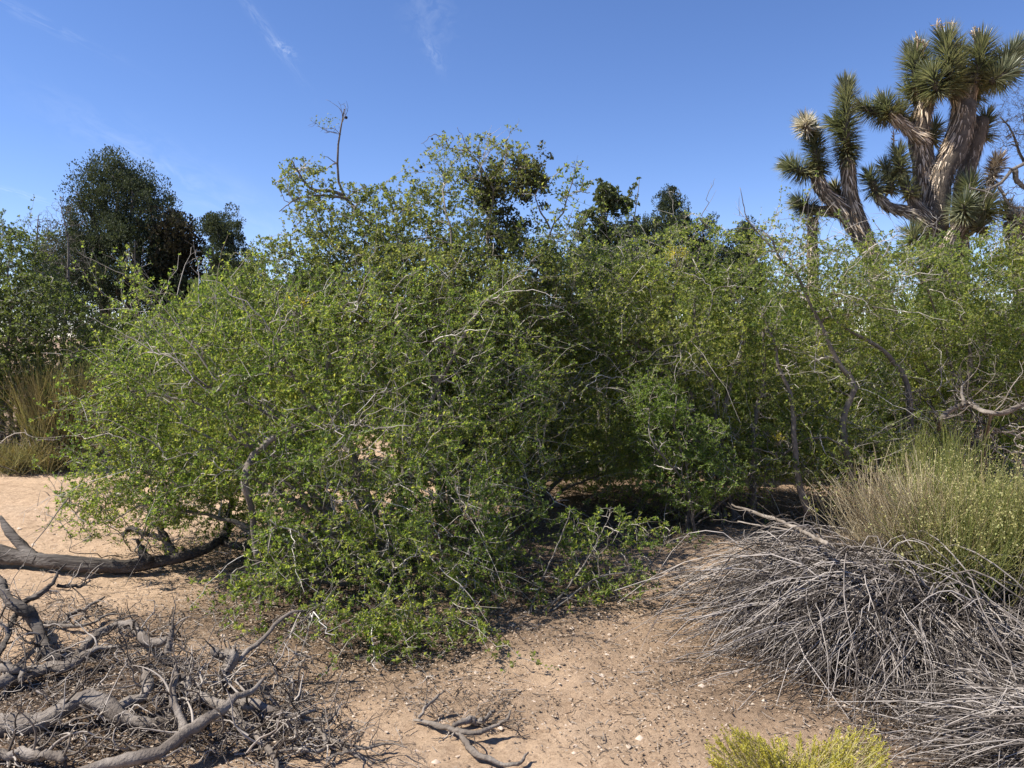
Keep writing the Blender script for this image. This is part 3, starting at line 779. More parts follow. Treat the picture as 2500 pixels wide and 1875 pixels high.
# F: open low shoots at the right foot of the mound
shrub("young_shrub", "open low shrub of arching leafy shoots over shaded litter, right of the largest shrub", "shrub", G(1260, 1530),
      [ell(1400, 1300, 4.95, 60, 60, .2), ell(1480, 1350, 4.9, 120, 110, .3, .9), ell(1590, 1300, 5.1, 70, 50, .2, .6), ell(1380, 1450, 4.6, 110, 60, .25, .7), ell(1640, 1310, 5.1, 90, 40, .2, .3), ell(1540, 1430, 4.7, 70, 50, .15, .5)],
      limbs=[(pp([(1280, 1530), (1310, 1440), (1350, 1340), (1372, 1280), (1385, 1235)], 4.5, 4.9), .008, .002),
             (pp([(1285, 1530), (1380, 1440), (1440, 1340), (1480, 1270), (1490, 1240)], 4.5, 5.0), .009, .002),
             (pp([(1290, 1530), (1400, 1450), (1500, 1385), (1590, 1370), (1640, 1280)], 4.5, 5.1), .009, .002),
             (pp([(1290, 1535), (1350, 1490), (1450, 1420), (1560, 1400), (1620, 1430)], 4.5, 4.7), .007, .002)],
      auto=0, n1=30, n2=110, n3=420, leaf='leaf_bright', L=.030, W_=.012, r0=.012, nodes=3, per=3)

# sparse low shoots over the sand left of the mound
shrub("young_shrub", "sparse see-through leafy shoots over bare sand just behind the grey log", "shrub", G(330, 1345),
      [ell(280, 1250, 5.5, 150, 70, .3, .7), ell(420, 1200, 5.4, 130, 90, .3), ell(180, 1290, 5.5, 80, 45, .2, .4), ell(400, 1310, 5.4, 110, 45, .2, .6)],
      auto=6, n1=40, n2=200, n3=560, leaf='leaf_bright', L=.022, W_=.009, r0=.008, nodes=3, per=2)

# yellowing sprigs
for px, py, d, rx, ry, k, lab in ((1650, 620, 6.6, 34, 22, 130, "bright yellow sprig of leaves near the top of the right shrubs"),
                                  (1902, 1068, 6.4, 12, 12, 60, "tiny yellow sprig low among the grey leaning stems"),
                                  (735, 735, 5.3, 44, 26, 90, "yellowing sprig at the top of the big mound")):
    T = thing("yellow_sprig", lab, "sprig", P(px, py, d))
    c, r, _ = ell(px, py, d, rx, ry, .10)
    st = MB(); e = c + rand_dirs(14) * r * .9; b = np.repeat((c - np.array([0, 0, r[2] * 1.6]))[None], 14, 0)
    st.tubes(np.stack([b, (b + e) / 2 + rng.normal(size=e.shape) * .01, e], 1), np.full((14, 3), .002), 3); st.build("stems", M['twig_grey'], T, kind='stuff')
    m = MB(); q = c + rand_dirs(k) * (rng.random((k, 1)) ** .5) * r
    m.leaves(q, unit(rand_dirs(k) + [0, 0, .4]), rand_dirs(k), rng.uniform(.018, .032, k), rng.uniform(.008, .014, k)); m.build("leaves", M['leaf_yellow'], T, kind='stuff')

# ------------------------------------------------------------------ mistletoe, upright dark shrub, junipers
def clumps(mb, ells, nsub, nleaf, size, sub=.3, up=.5, jag=.25, w=.45, spread=.0):
    """foliage as tufts crowded on many small lobes, so the crown shades itself"""
    c = sample(ells, nsub, .75, .05)
    for _ in range(1):
        k = len(c); R = sub * rng.uniform(.35, 1.3, k); c = c + rng.normal(size=c.shape) * spread * [1, 1, 1.3]
        q = np.repeat(c, nleaf, 0); RR = np.repeat(R, nleaf)
        u = rand_dirs(len(q)); u[:, 2] = u[:, 2] * .9 + .15
        p = q + u * (RR * (1 - jag * rng.random(len(q)) ** 2))[:, None] * np.array([1, 1, 1.15])
        ok = p[:, 2] > .03
        p, u = p[ok], u[ok]
        d = unit(u * .8 + np.array([0, 0, up]) + rng.normal(size=u.shape) * .45)
        ln = size * rng.uniform(.6, 1.4, len(p))
        mb.wedges(p, d, unit(u + rng.normal(size=u.shape) * .6), ln, ln * w * 1.15)

for px, py, d, rx, ry, lab in ((1190, 465, 6.9, 34, 55, "dark mistletoe clump on the bare-topped stem, left of the pair against the sky"),
                               (1285, 440, 7.0, 48, 50, "rounded dark mistletoe clump high against the sky, beside the thin sapling"),
                               (1225, 575, 7.0, 60, 60, "largest brownish mistletoe clump hanging lower on the tall shrub")):
    T = thing("mistletoe_clump", lab, "mistletoe", P(px, py + ry, d), "mistletoe clumps on the tall shrub")
    m = MB(); clumps(m, [ell(px, py, d, rx * .8, ry * .8, .16)], 90, 26, .030, .05, .4, .9, .5, .055)
    m.build("leaves", M['mistletoe'], T, kind='stuff')
    m = MB()
    for i in range(7):
        a = P(px, py + ry * 1.1, d); b = P(px + rng.uniform(-rx, rx) * .8, py - ry * rng.uniform(0, .8), d)
        m.tubes(smooth_path([a, (a + b) / 2 + rng.normal(size=3) * .03, b], 6), np.linspace(.008, .003, 6), 4)
    m.build("stems", M['bark_dark'], T, kind='stuff')

shrub("evergreen_shrub", "dark leathery-leaved shrub with upright stems, left of the pointed juniper tip", "shrub", G(1470, 1190),
      [ell(1478, 480, 8.4, 26, 28, .15, 1.6), ell(1505, 505, 8.4, 36, 32, .15, 1.5), ell(1445, 560, 8.4, 45, 55, .2, .9), ell(1520, 600, 8.4, 60, 60, .25, .6), ell(1470, 660, 8.4, 80, 60, .3, .9)],
      limbs=[(pp([(1470, 1180), (1450, 800), (1440, 640), (1470, 560), (1478, 470)], 8.4, 8.4), .03, .005),
             (pp([(1475, 1180), (1490, 760), (1520, 600), (1540, 540)], 8.4, 8.4), .026, .005),
             (pp([(1480, 1180), (1500, 760), (1548, 580), (1560, 500), (1568, 440)], 8.4, 8.3), .02, .003)],
      auto=0, n1=26, n2=180, n3=900, whips=26, wl=.2, leaf='leaf_dark', L=.040, W_=.022, r0=.02, nodes=4, per=4)

def juniper(label, root, lobes, trunks, nsub=90, nleaf=260, size=.055, sub=.32, mat='juniper', bare=10, brown=None):
    root = np.asarray(root, float).copy(); root[2] = 0
    T = thing("juniper_tree", label, "tree", root, "junipers behind the shrubs")
    h = max(e[0][2] for e in lobes)
    for pts, ra, rb in trunks:
        path = smooth_path(pts, 18) + rng.normal(size=(18, 3)) * .012
        m = MB(); m.tubes(path, np.linspace(ra, rb, 18), 8, rough=.12); m.build("trunk", M['bark_grey'], T, smooth=True)
    m = MB(); clumps(m, lobes, int(nsub * 3.4), int(nleaf * 1.05), size * .64, sub * .60, .9, .5, .34, .05)
    m.build("crown", M[mat], T, kind='stuff')
    if brown:
        m = MB(); clumps(m, brown, nsub // 4, nleaf, size * .9, sub * .8); m.build("crown", M['juniper_brown'], T, kind='stuff')['label'] = "browned lower crown"
    m = MB()
    for i in range(bare):
        e = lobes[rng.integers(len(lobes))]
        b = e[0] + rand_dirs(1)[0] * e[1] * np.array([.6, .9, .45]); a = np.array([root[0] + (b[0] - root[0]) * .3, root[1] + (b[1] - root[1]) * .3, max(.3, b[2] - rng.uniform(.8, 1.6))])
        path = smooth_path([a, (a + b) / 2 + rng.normal(size=3) * .12, b], 10)
        m.tubes(path, np.linspace(.035, .008, 10), 5)
        for j in range(5):
            q = path[rng.integers(3, 10)]; m.tubes(smooth_path([q, q + rng.normal(size=3) * .07, q + rng.normal(size=3) * .13], 5), np.linspace(.010, .003, 5), 3)
    m.build("limbs", M['bark_grey'], T, kind='stuff')
    return T
jd = 14.0
juniper("big dark juniper with a broad rounded crown, tallest tree at the left", P(290, 1042, jd),
        [ell(285, 485, jd, 60, 70, .7, 1.2), ell(275, 425, jd, 30, 40, .35, 1.2), ell(208, 480, jd, 20, 46, .3, 1.2), ell(250, 560, jd, 62, 90, .8), ell(350, 530, jd, 60, 85, .8), ell(400, 560, jd, 36, 62, .5, 1), ell(335, 450, jd, 30, 36, .3, 1),
         ell(300, 640, jd, 130, 90, 1.1), ell(200, 650, jd, 70, 80, .8), ell(150, 620, jd + .3, 40, 60, .5, .4), ell(330, 590, jd - .8, 40, 40, .3, .5), ell(270, 740, jd, 170, 80, 1.0, .8), ell(430, 720, jd, 90, 70, .7, .8), ell(120, 700, jd, 60, 70, .6, .7)],
        [(pp([(300, 1042), (310, 850), (330, 700), (340, 580)], jd), .20, .06), (pp([(290, 1042), (270, 860), (250, 720), (220, 560)], jd), .16, .05), (pp([(310, 1042), (370, 850), (395, 700), (400, 600)], jd), .13, .04)],
        nsub=270, nleaf=130, size=.062, sub=.30, bare=26, brown=[ell(430, 610, jd - .2, 42, 70, .5), ell(440, 690, jd - .2, 40, 50, .4)])
juniper("slim knob-topped juniper with open grey limbs, right of the big juniper", P(545, 1050, 13.5),
        [ell(545, 562, 13.5, 38, 34, .35, 1.5), ell(548, 620, 13.5, 36, 44, .3, 1.3), ell(578, 680, 13.5, 44, 56, .4, 1.0), ell(590, 730, 13.5, 40, 40, .4, .7), ell(520, 650, 13.5, 26, 30, .3, .3), ell(560, 780, 13.5, 80, 60, .5, .7)],
        [(pp([(500, 1050), (450, 860), (490, 740), (530, 620)], 13.5), .09, .03), (pp([(510, 1050), (480, 850), (540, 740), (560, 650)], 13.5), .08, .03), (pp([(520, 1050), (520, 850), (590, 760), (590, 700)], 13.5), .08, .03)],
        nsub=80, nleaf=200, size=.052, sub=.20, bare=26)
juniper("small pointed juniper spire in the middle of the skyline", P(1640, 1052, 12.5),
        [ell(1634, 490, 12.5, 16, 28, .15, 1.8), ell(1636, 540, 12.5, 34, 40, .3, 1.3), ell(1620, 590, 12.5, 55, 50, .4, 1), ell(1665, 590, 12.5, 34, 45, .3, 1), ell(1560, 590, 12.5, 50, 45, .4, .9), ell(1500, 610, 12.5, 50, 45, .4, .8), ell(1430, 640, 12.5, 50, 45, .4, .6), ell(1640, 680, 12.5, 150, 80, .6, .8)],
        [(pp([(1640, 1050), (1640, 800), (1636, 600), (1634, 460)], 12.5), .10, .01)], nsub=150, nleaf=150, size=.05, sub=.18, bare=6)
juniper("ragged narrow juniper just right of the pointed spire", P(1715, 1052, 12.8),
        [ell(1718, 575, 12.8, 14, 35, .15, 1.6), ell(1712, 640, 12.8, 36, 50, .3, 1), ell(1730, 700, 12.8, 50, 60, .4, .8)],
        [(pp([(1720, 1050), (1716, 800), (1718, 560)], 12.8), .08, .01)], nsub=60, nleaf=150, size=.05, sub=.14, bare=6)
juniper("short juniper top poking out under the bare twig, left of the Joshua trees", P(1815, 1052, 12.8),
        [ell(1828, 590, 12.8, 20, 38, .2, 1.5), ell(1790, 630, 12.8, 22, 28, .2, 1), ell(1815, 680, 12.8, 50, 50, .3, 1)],
        [(pp([(1820, 1050), (1822, 800), (1828, 570)], 12.8), .08, .01)], nsub=60, nleaf=150, size=.05, sub=.15, bare=5)
juniper("low juniper top seen through the sparse left arm of the tall shrub", P(745, 1040, 13.5),
        [ell(745, 700, 13.5, 26, 26, .3, 1.4), ell(700, 730, 13.5, 24, 24, .3, 1), ell(760, 760, 13.5, 60, 40, .4, 1)],
        [(pp([(745, 1040), (745, 900), (745, 720)], 13.5), .08, .02)], nsub=50, nleaf=150, size=.05, sub=.18, bare=4)

# shrubs further off that close the gaps at eye level
far = [(640, 900, 9.2, 260, 190, "dark green shrub close behind the left half of the mound"),
       (1150, 900, 9.6, 260, 190, "dark shrub close behind the tall airy shrub"),
       (1560, 900, 9.8, 240, 190, "dark shrub right behind the leaf-strewn gap"),
       (1900, 920, 9.4, 220, 170, "dark shrub close behind the grey leaning stems"),
       (2280, 930, 9.6, 220, 190, "dark shrub hiding the foot of the big Joshua tree"),
       (520, 850, 13.0, 150, 90, "low green shrub half hidden between the big juniper and the mound"),
       (1000, 880, 14.0, 260, 90, "far olive shrub behind the middle of the thicket"),
       (1900, 830, 13.5, 180, 100, "far shrub behind the grey leaning stems"),
       (2300, 860, 14.5, 200, 90, "far olive shrub behind the right end of the thicket"),
       (300, 880, 12.6, 120, 80, "green shrub at the foot of the big juniper")]
far_mesh = {}
for fi, (px, py, d, rx, ry, lab) in enumerate(far):
    base = P(px, 820 + 3109 / d, d); base[2] = 0
    T = thing("far_shrub", lab, "shrub", base, "shrubs further off")
    T.scale = (rx / F * d, 1.15, 1.04 * (EYE + (820 - py + ry) / F * d))      # half width, half depth, height of this one
    key = 'near' if d < 10 else 'far'
    if key not in far_mesh:
        m = MB(); o3 = np.zeros(3)
        e = [(np.array([0, 0, .62]), np.array([.85, .85, .34]), 1.), (np.array([-.45, .1, .36]), np.array([.5, .7, .34]), .8), (np.array([.45, -.1, .40]), np.array([.5, .7, .36]), .8), (np.array([0, -.3, .25]), np.array([.8, .6, .24]), .8)]
        clumps(m, e, 380, 110, .034, .13, .3, jag=.6)
        a = m.build("leaves", M['leaf_mid' if key == 'near' else 'leaf_far'], kind='stuff')
        m = MB()
        for i in range(14):
            b = np.array([rng.uniform(-.85, .85), rng.uniform(-.7, .7), rng.uniform(.5, .92)])
            m.tubes(smooth_path([o3, b * [.45, .45, .35] + rng.normal(size=3) * .05, b], 8), np.linspace(.022, .006, 8), 4)
        far_mesh[key] = (a, m.build("stems", M['bark_grey'], kind='stuff'))
        pair = far_mesh[key]
    else:
        pair = [q.copy() for q in far_mesh[key]]
        for q in pair: COL.objects.link(q)
    for q in pair: q.parent = T
    T.rotation_euler = (0, 0, math.pi * (fi % 2))

# ------------------------------------------------------------------ bare twiggy trees
def bare_tree(label, root, limbs, ells, n1, n2, mat='bark_grey', n3=0):
    root = np.asarray(root, float).copy(); root[2] = 0
    T = thing("bare_tree", label, "tree", root)
    sk = Skeleton(root)
    for pts, ra, rb in limbs:
        path = smooth_path(pts, 24) + np.cumsum(rng.normal(size=(24, 3)), 0) * .004; rad = np.linspace(ra, rb, 24)
        m = MB(); m.tubes(path, rad, 7, rough=.1); m.build("branch", M[mat], T, smooth=True); sk.seed(path, rad)
    m = MB()
    a, b = sk.grow(sample(ells, n1, .2), 8, .05, .014, .004, batches=6); m.tubes(a, b, 4)
    a, b = sk.grow(sample(ells, n2, .2), 6, .07, .005, .0022, maxd=.7); m.tubes(a, b, 3)
    if n3:
        a, b = sk.grow(sample(ells, n3, .2), 4, .08, .003, .0016, maxd=.35); m.tubes(a, b, 3)
    m.build("twigs", M[mat], T, kind='stuff')
    return T
bare_tree("leafless grey twiggy tree showing behind the left shrub", P(110, 1090, 12), 
          [(pp([(110, 1080), (95, 800), (85, 640), (92, 560), (95, 520)], 12), .05, .006), (pp([(120, 1080), (160, 800), (170, 600), (150, 500)], 12), .05, .006)],
          [ell(85, 580, 12, 50, 60, .4), ell(160, 540, 12, 45, 60, .4), ell(150, 640, 12, 60, 60, .5), ell(20, 600, 12, 60, 50, .4, .5)], 40, 420, 'bark_grey', 700)
bare_tree("leafless dark twiggy tree at the right behind the Joshua tree", P(2560, 1100, 12),
          [(pp([(2600, 1100), (2580, 700), (2530, 450), (2500, 300)], 12), .10, .01), (pp([(2560, 500), (2500, 400), (2470, 330), (2440, 290)], 12), .04, .008)],
          [ell(2490, 310, 12, 50, 70, .5, 1.3), ell(2540, 260, 12, 90, 90, .6), ell(2450, 330, 12, 35, 45, .3, .6)], 50, 700, 'bark_dark', 1600)
# crooked dead bough crossing in front of the Joshua tree's right side
b1 = pp([(2620, 1150), (2600, 700), (2560, 440), (2500, 395), (2460, 430), (2440, 455), (2400, 470), (2370, 460)], 9.6)
bare_tree("crooked dead tree reaching in from the right with dark contorted boughs", P(2620, 1150, 9.6),
          [(b1, .09, .010), (pp([(2478, 415), (2490, 450), (2530, 470), (2580, 460)], 9.6), .035, .012), (pp([(2440, 455), (2470, 500), (2530, 500)], 9.6), .02, .008)],
          [ell(2450, 440, 9.6, 60, 50, .3), ell(2520, 480, 9.6, 60, 60, .3)], 24, 120, 'bark_grey', 120)

# ------------------------------------------------------------------ Joshua trees
JD = 10.5
def jpath(lst, d=JD, dd=0.0):
    n = len(lst)
    return smooth_path([P(x, y, d + dd * i / max(1, n - 1)) for i, (x, y) in enumerate(lst)], 22)

def joshua_limb(T, lst, wa, wb, d=JD, dd=0.0, blades=900, mat='thatch', bl=.17, name="branch"):
    """a limb with its thatch of dead leaves pressed downwards"""
    path = jpath(lst, d, dd); rad = np.linspace(wa / 2 / F * d, wb / 2 / F * d, 22) * .86
    m = MB(); m.tubes(path, rad, 10, rough=.10)
    o = m.build(name, M['joshua_core'], T, smooth=True)
    Tn = unit(np.gradient(path, axis=0))
    k = blades; f = rng.uniform(0, 21, k); i = np.minimum(f.astype(int), 20); fr = (f - i)[:, None]
    c = path[i] * (1 - fr) + path[i + 1] * fr; t = Tn[i]; r = rad[i]
    u = rand_dirs(k); u = unit(u - (u * t).sum(1, keepdims=True) * t)
    pos = c + u * r[:, None] * .92
    dr = unit(-t * rng.uniform(.8, 1.1, (k, 1)) + u * rng.uniform(.04, .42, (k, 1)) ** 1.0 + rng.normal(size=(k, 3)) * .10 + np.array([0, 0, -.15]))
    mm = MB(); mm.blades(pos, dr, u, bl * rng.uniform(.45, 1.15, k), rng.uniform(.010, .020, k), 0, .12)
    mm.build("dead_leaves", M[mat], o, kind='stuff')
    return path, rad

def rosette(T, a, b, d=JD, blades=330, bl=.25, mat='joshua_leaf', dry=.12, droop=1.0, label=None):
    bl *= .98; blades = int(blades * 1.25)
    """a head of stiff dagger leaves around the axis from pixel a to pixel b (tip)"""
    A = P(*a, d); B = P(*b, d); B = B + np.array([0, rng.uniform(-.1, .1), 0])
    ax = unit(B - A); ln = np.linalg.norm(B - A)
    def make(k, mat, tlo, name, parent, lb=None):
        t = rng.uniform(tlo[0], tlo[1], k) ** .85
        u = rand_dirs(k); u = unit(u - (u * ax).sum(1, keepdims=True) * ax)
        ang = np.radians(np.interp(t, [0, .2, .55, .85, 1.0], [128 * droop, 100, 72, 52, 14])) + rng.normal(size=k) * .14
        dr = unit(ax * np.cos(ang)[:, None] + u * np.sin(ang)[:, None] + np.array([0, 0, -.05]))
        pos = A + ax * (t * ln)[:, None] + u * .035
        m = MB(); m.blades(pos, dr, ax + u * .2 + rng.normal(size=(k, 3)) * .1, bl * rng.uniform(.75, 1.1, k) * np.interp(t, [0, .2, 1], [.8, 1, .95]), rng.uniform(.010, .016, k), .06, .3)
        o = m.build(name, M[mat], parent, kind=None)
        if lb: o['label'] = lb
        return o
    o = make(blades, mat, (0.05, 1), "leaf_rosette", T, label)
    core = MB(); core.tubes(np.stack([A, (A + B) / 2, B - ax * .02]), [.05, .05, .03], 7); core.build("core", M['joshua_core'], o)
    if dry: make(int(blades * dry * 2.2), 'joshua_leaf_dry', (0, .22), "dry_leaves", o)['kind'] = 'stuff'
    return o

def flower(T, x, y, d=JD, n=14):
    m = MB(); b = P(x, y + 20, d)
    top = P(x, y - 18, d)
    m.tubes(np.stack([b, (b + top) / 2, top]), [.012, .01, .006], 5)
    for i in range(n):
        q = b + (top - b) * rng.uniform(.3, 1); e = q + unit(rand_dirs(1)[0] * [1, 1, .7] + [0, 0, .5]) * rng.uniform(.03, .08)
        m.tubes(np.stack([q, (q + e) / 2, e]), [.003, .005, .006], 4)
    m.build("flower_stalk", M['flower_dry'], T)

JB = P(2270, 1116, JD); JB[2] = 0
J = thing("joshua_tree", "largest Joshua tree, thick shaggy trunk forking into crowded spiky crowns, at the right", "tree", JB)
joshua_limb(J, [(2262, 1116), (2270, 900), (2278, 700), (2282, 560), (2290, 440), (2322, 372), (2345, 320), (2352, 250)], 92, 62, blades=3600, name="trunk")
joshua_limb(J, [(2280, 560), (2262, 480), (2256, 400), (2242, 330), (2250, 290), (2262, 240)], 66, 46, d=JD + .1, blades=1200)
joshua_limb(J, [(2330, 900), (2340, 640), (2345, 500), (2358, 420), (2380, 350), (2395, 290)], 60, 46, d=JD + .35, blades=1400, mat='thatch_grey')
joshua_limb(J, [(2248, 335), (2222, 318), (2190, 292), (2170, 275)], 34, 26, blades=380)
joshua_limb(J, [(2272, 540), (2235, 500), (2212, 455), (2200, 425)], 38, 24, d=JD - .1, blades=420, mat='thatch_grey')
joshua_limb(J, [(2272, 560), (2225, 520), (2170, 505), (2135, 470)], 38, 22, d=JD - .15, blades=450, mat='thatch_grey')
joshua_limb(J, [(2350, 262), (2370, 215), (2385, 185)], 46, 34, blades=260)
joshua_limb(J, [(2352, 262), (2330, 215), (2315, 185)], 50, 36, blades=300)
joshua_limb(J, [(2262, 250), (2246, 220), (2236, 200)], 40, 30, d=JD + .1, blades=200)
joshua_limb(J, [(2385, 200), (2420, 180), (2440, 165)], 34, 28, blades=200)
for a, b, n, bl, dd, lb in [
        ((2322, 225), (2308, 95), 620, .30, -.15, None), ((2385, 215), (2396, 105), 540, .29, 0, None), ((2430, 180), (2492, 118), 420, .29, .05, None), ((2420, 200), (2470, 170), 260, .27, -.2, None),
        ((2245, 235), (2228, 130), 480, .27, .1, None), ((2262, 180), (2240, 118), 260, .26, .3, None), ((2350, 215), (2345, 120), 360, .28, .3, None), ((2295, 235), (2272, 170), 320, .26, -.25, None), ((2370, 250), (2400, 190), 300, .25, .3, None),
        ((2252, 275), (2220, 215), 220, .24, .3, None),
        ((2175, 285), (2165, 245), 240, .24, 0, None), ((2170, 285), (2100, 258), 300, .23, .1, None), ((2205, 300), (2200, 260), 150, .20, .1, None),
        ((2400, 345), (2402, 285), 300, .22, .45, None), ((2272, 350), (2292, 300), 200, .20, .35, None),
        ((2200, 435), (2196, 365), 320, .19, -.1, None), ((2172, 430), (2158, 400), 160, .17, 0, None), ((2140, 475), (2118, 425), 230, .19, -.15, None), ((2172, 470), (2180, 425), 150, .17, -.1, None),
        ((2232, 600), (2230, 565), 200, .25, -.5, "lone rosette low on the trunk"), ((2225, 480), (2215, 440), 120, .16, -.2, None),
        ((2370, 490), (2372, 445), 280, .26, -.2, None), ((2352, 530), (2345, 495), 240, .24, -.4, None), ((2405, 530), (2415, 485), 280, .26, -.3, None), ((2390, 565), (2400, 530), 200, .24, -.3, None)]:
    rosette(J, a, b, JD + dd, n, bl, label=lb, mat='joshua_leaf')
o = rosette(J, (2415, 455), (2425, 390), JD - .3, 330, .15, mat='thatch_grey', dry=0, label="dead grey rosette")
joshua_limb(J, [(2290, 640), (2335, 560), (2375, 540), (2410, 480)], 44, 26, d=JD - .25, blades=500, mat='thatch_grey')
for x, y in ((2288, 68), (2298, 80), (2240, 105), (2380, 85), (2390, 92), (2255, 118), (2325, 72), (2182, 340)):
    flower(J, x, y)

J2B = P(2150, 1116, JD); J2B[2] = 0
J2 = thing("joshua_tree", "smaller Joshua tree with one upright green column and bent arms, left of the largest", "tree", J2B)
joshua_limb(J2, [(2190, 1100), (2165, 800), (2135, 650), (2115, 590), (2092, 530), (2075, 480), (2072, 430), (2068, 385)], 62, 38, d=JD - .1, blades=1900, name="trunk")
joshua_limb(J2, [(2115, 600), (2080, 545), (2045, 500), (2010, 468), (1992, 425)], 46, 34, d=JD - .1, blades=650)
joshua_limb(J2, [(2090, 560), (2050, 520), (2000, 515), (1965, 510)], 32, 26, d=JD + .1, blades=260, mat='thatch_grey')
joshua_limb(J2, [(1985, 1100), (1985, 800), (1984, 620), (1985, 530)], 40, 32, d=JD + .3, blades=700)
rosette(J2, (2068, 400), (2064, 205), JD - .1, 820, .22)
rosette(J2, (2062, 330), (2040, 290), JD, 200, .20)
rosette(J2, (2000, 425), (1985, 318), JD - .1, 560, .20)
rosette(J2, (1985, 330), (1958, 300), JD - .1, 200, .20)
rosette(J2, (1972, 322), (1958, 298), JD - .25, 110, .17, mat='joshua_pale', dry=0, label="bleached drooping dead tuft")
rosette(J2, (1975, 425), (1925, 400), JD - .1, 300, .22)
rosette(J2, (1985, 515), (1945, 492), JD + .1, 280, .20)
rosette(J2, (2060, 490), (2035, 455), JD + .2, 180, .18, mat='joshua_leaf_dry')
J3B = P(2490, 1116, JD + .2); J3B[2] = 0
J3 = thing("joshua_tree", "half-seen Joshua tree with dry tan heads at the far right", "tree", J3B)
joshua_limb(J3, [(2540, 1116), (2510, 800), (2490, 650), (2478, 590), (2475, 540)], 64, 46, d=JD + .2, blades=1300, name="trunk")
joshua_limb(J3, [(2500, 680), (2530, 620), (2560, 560)], 50, 40, d=JD + .2, blades=400)
rosette(J3, (2475, 560), (2468, 500), JD + .1, 260, .17, mat='joshua_leaf_dry')
rosette(J3, (2478, 560), (2475, 520), JD, 160, .16, mat='joshua_pale', dry=0, label="straw-coloured dead head")
rosette(J3, (2500, 560), (2515, 510), JD + .1, 240, .17, mat='thatch_grey', dry=0)

# ------------------------------------------------------------------ the grey log
def gnarl(path, rad, k=14, rough=.10, amp=.010, n=None):
    path = path + np.cumsum(rng.normal(size=path.shape), 0) * amp * .35
    m = MB(); m.tubes(path, rad * (1 + .10 * np.sin(np.linspace(0, 17, len(rad)) + rng.uniform(0, 6))), k, rough=rough, twist=rng.uniform(-1.5, 1.5))
    return m, path

def lowpath(lst, lifts, n=24):
    q = [np.append(G(x, y, l), w) for (x, y, w), l in zip(lst, lifts)]
    q = np.array(q); q[:, 3] = q[:, 3] * q[:, 1] / F / 2
    s = smooth_path(q, n)
    return s[:, :3], np.maximum(s[:, 3], .0012)

LB = G(250, 1405)
T = thing("fallen_log", "long weathered grey log with broken stubs, lying across the sand at the left", "log", LB)
path, rad = lowpath([(-160, 1345, 74), (-20, 1352, 66), (60, 1362, 56), (150, 1372, 50), (250, 1382, 50), (340, 1380, 52), (400, 1372, 44), (470, 1356, 34), (520, 1334, 30), (552, 1312, 26)],
                    [.10, .09, .075, .07, .065, .065, .07, .10, .13, .15], 60)
rad = rad * .70; m, path = gnarl(path, rad, 22, .10, .006); m.build("trunk", M['log'], T, smooth=True)
for lst, lf in ([[(545, 1318, 30), (556, 1290, 24), (558, 1262, 18), (560, 1240, 14), (566, 1218, 10)], [.14, .2, .28, .34, .4]],
                [[(545, 1322, 24), (590, 1332, 22), (630, 1320, 20), (660, 1298, 18), (690, 1290, 12)], [.13, .12, .13, .16, .18]],
                [[(360, 1375, 44), (352, 1345, 26), (345, 1325, 14), (340, 1312, 8)], [.08, .15, .2, .24]],
                [[(430, 1362, 34), (412, 1325, 24), (396, 1300, 22), (383, 1276, 14)], [.09, .18, .24, .3]],
                [[(412, 1320, 16), (380, 1310, 14), (350, 1304, 16), (325, 1292, 18), (306, 1300, 14), (302, 1312, 8)], [.2, .2, .2, .22, .2, .18]],
                [[(95, 1368, 40), (62, 1345, 34), (38, 1318, 28), (15, 1290, 24), (2, 1262, 8)], [.07, .12, .18, .24, .3]],
                [[(448, 1352, 14), (444, 1344, 10), (440, 1338, 6)], [.1, .13, .15]]):
    p_, r_ = lowpath(lst, lf, 16); m, _ = gnarl(p_, r_ * .8, 9, .20, .008); m.build("stub", M['log'], T, smooth=True)

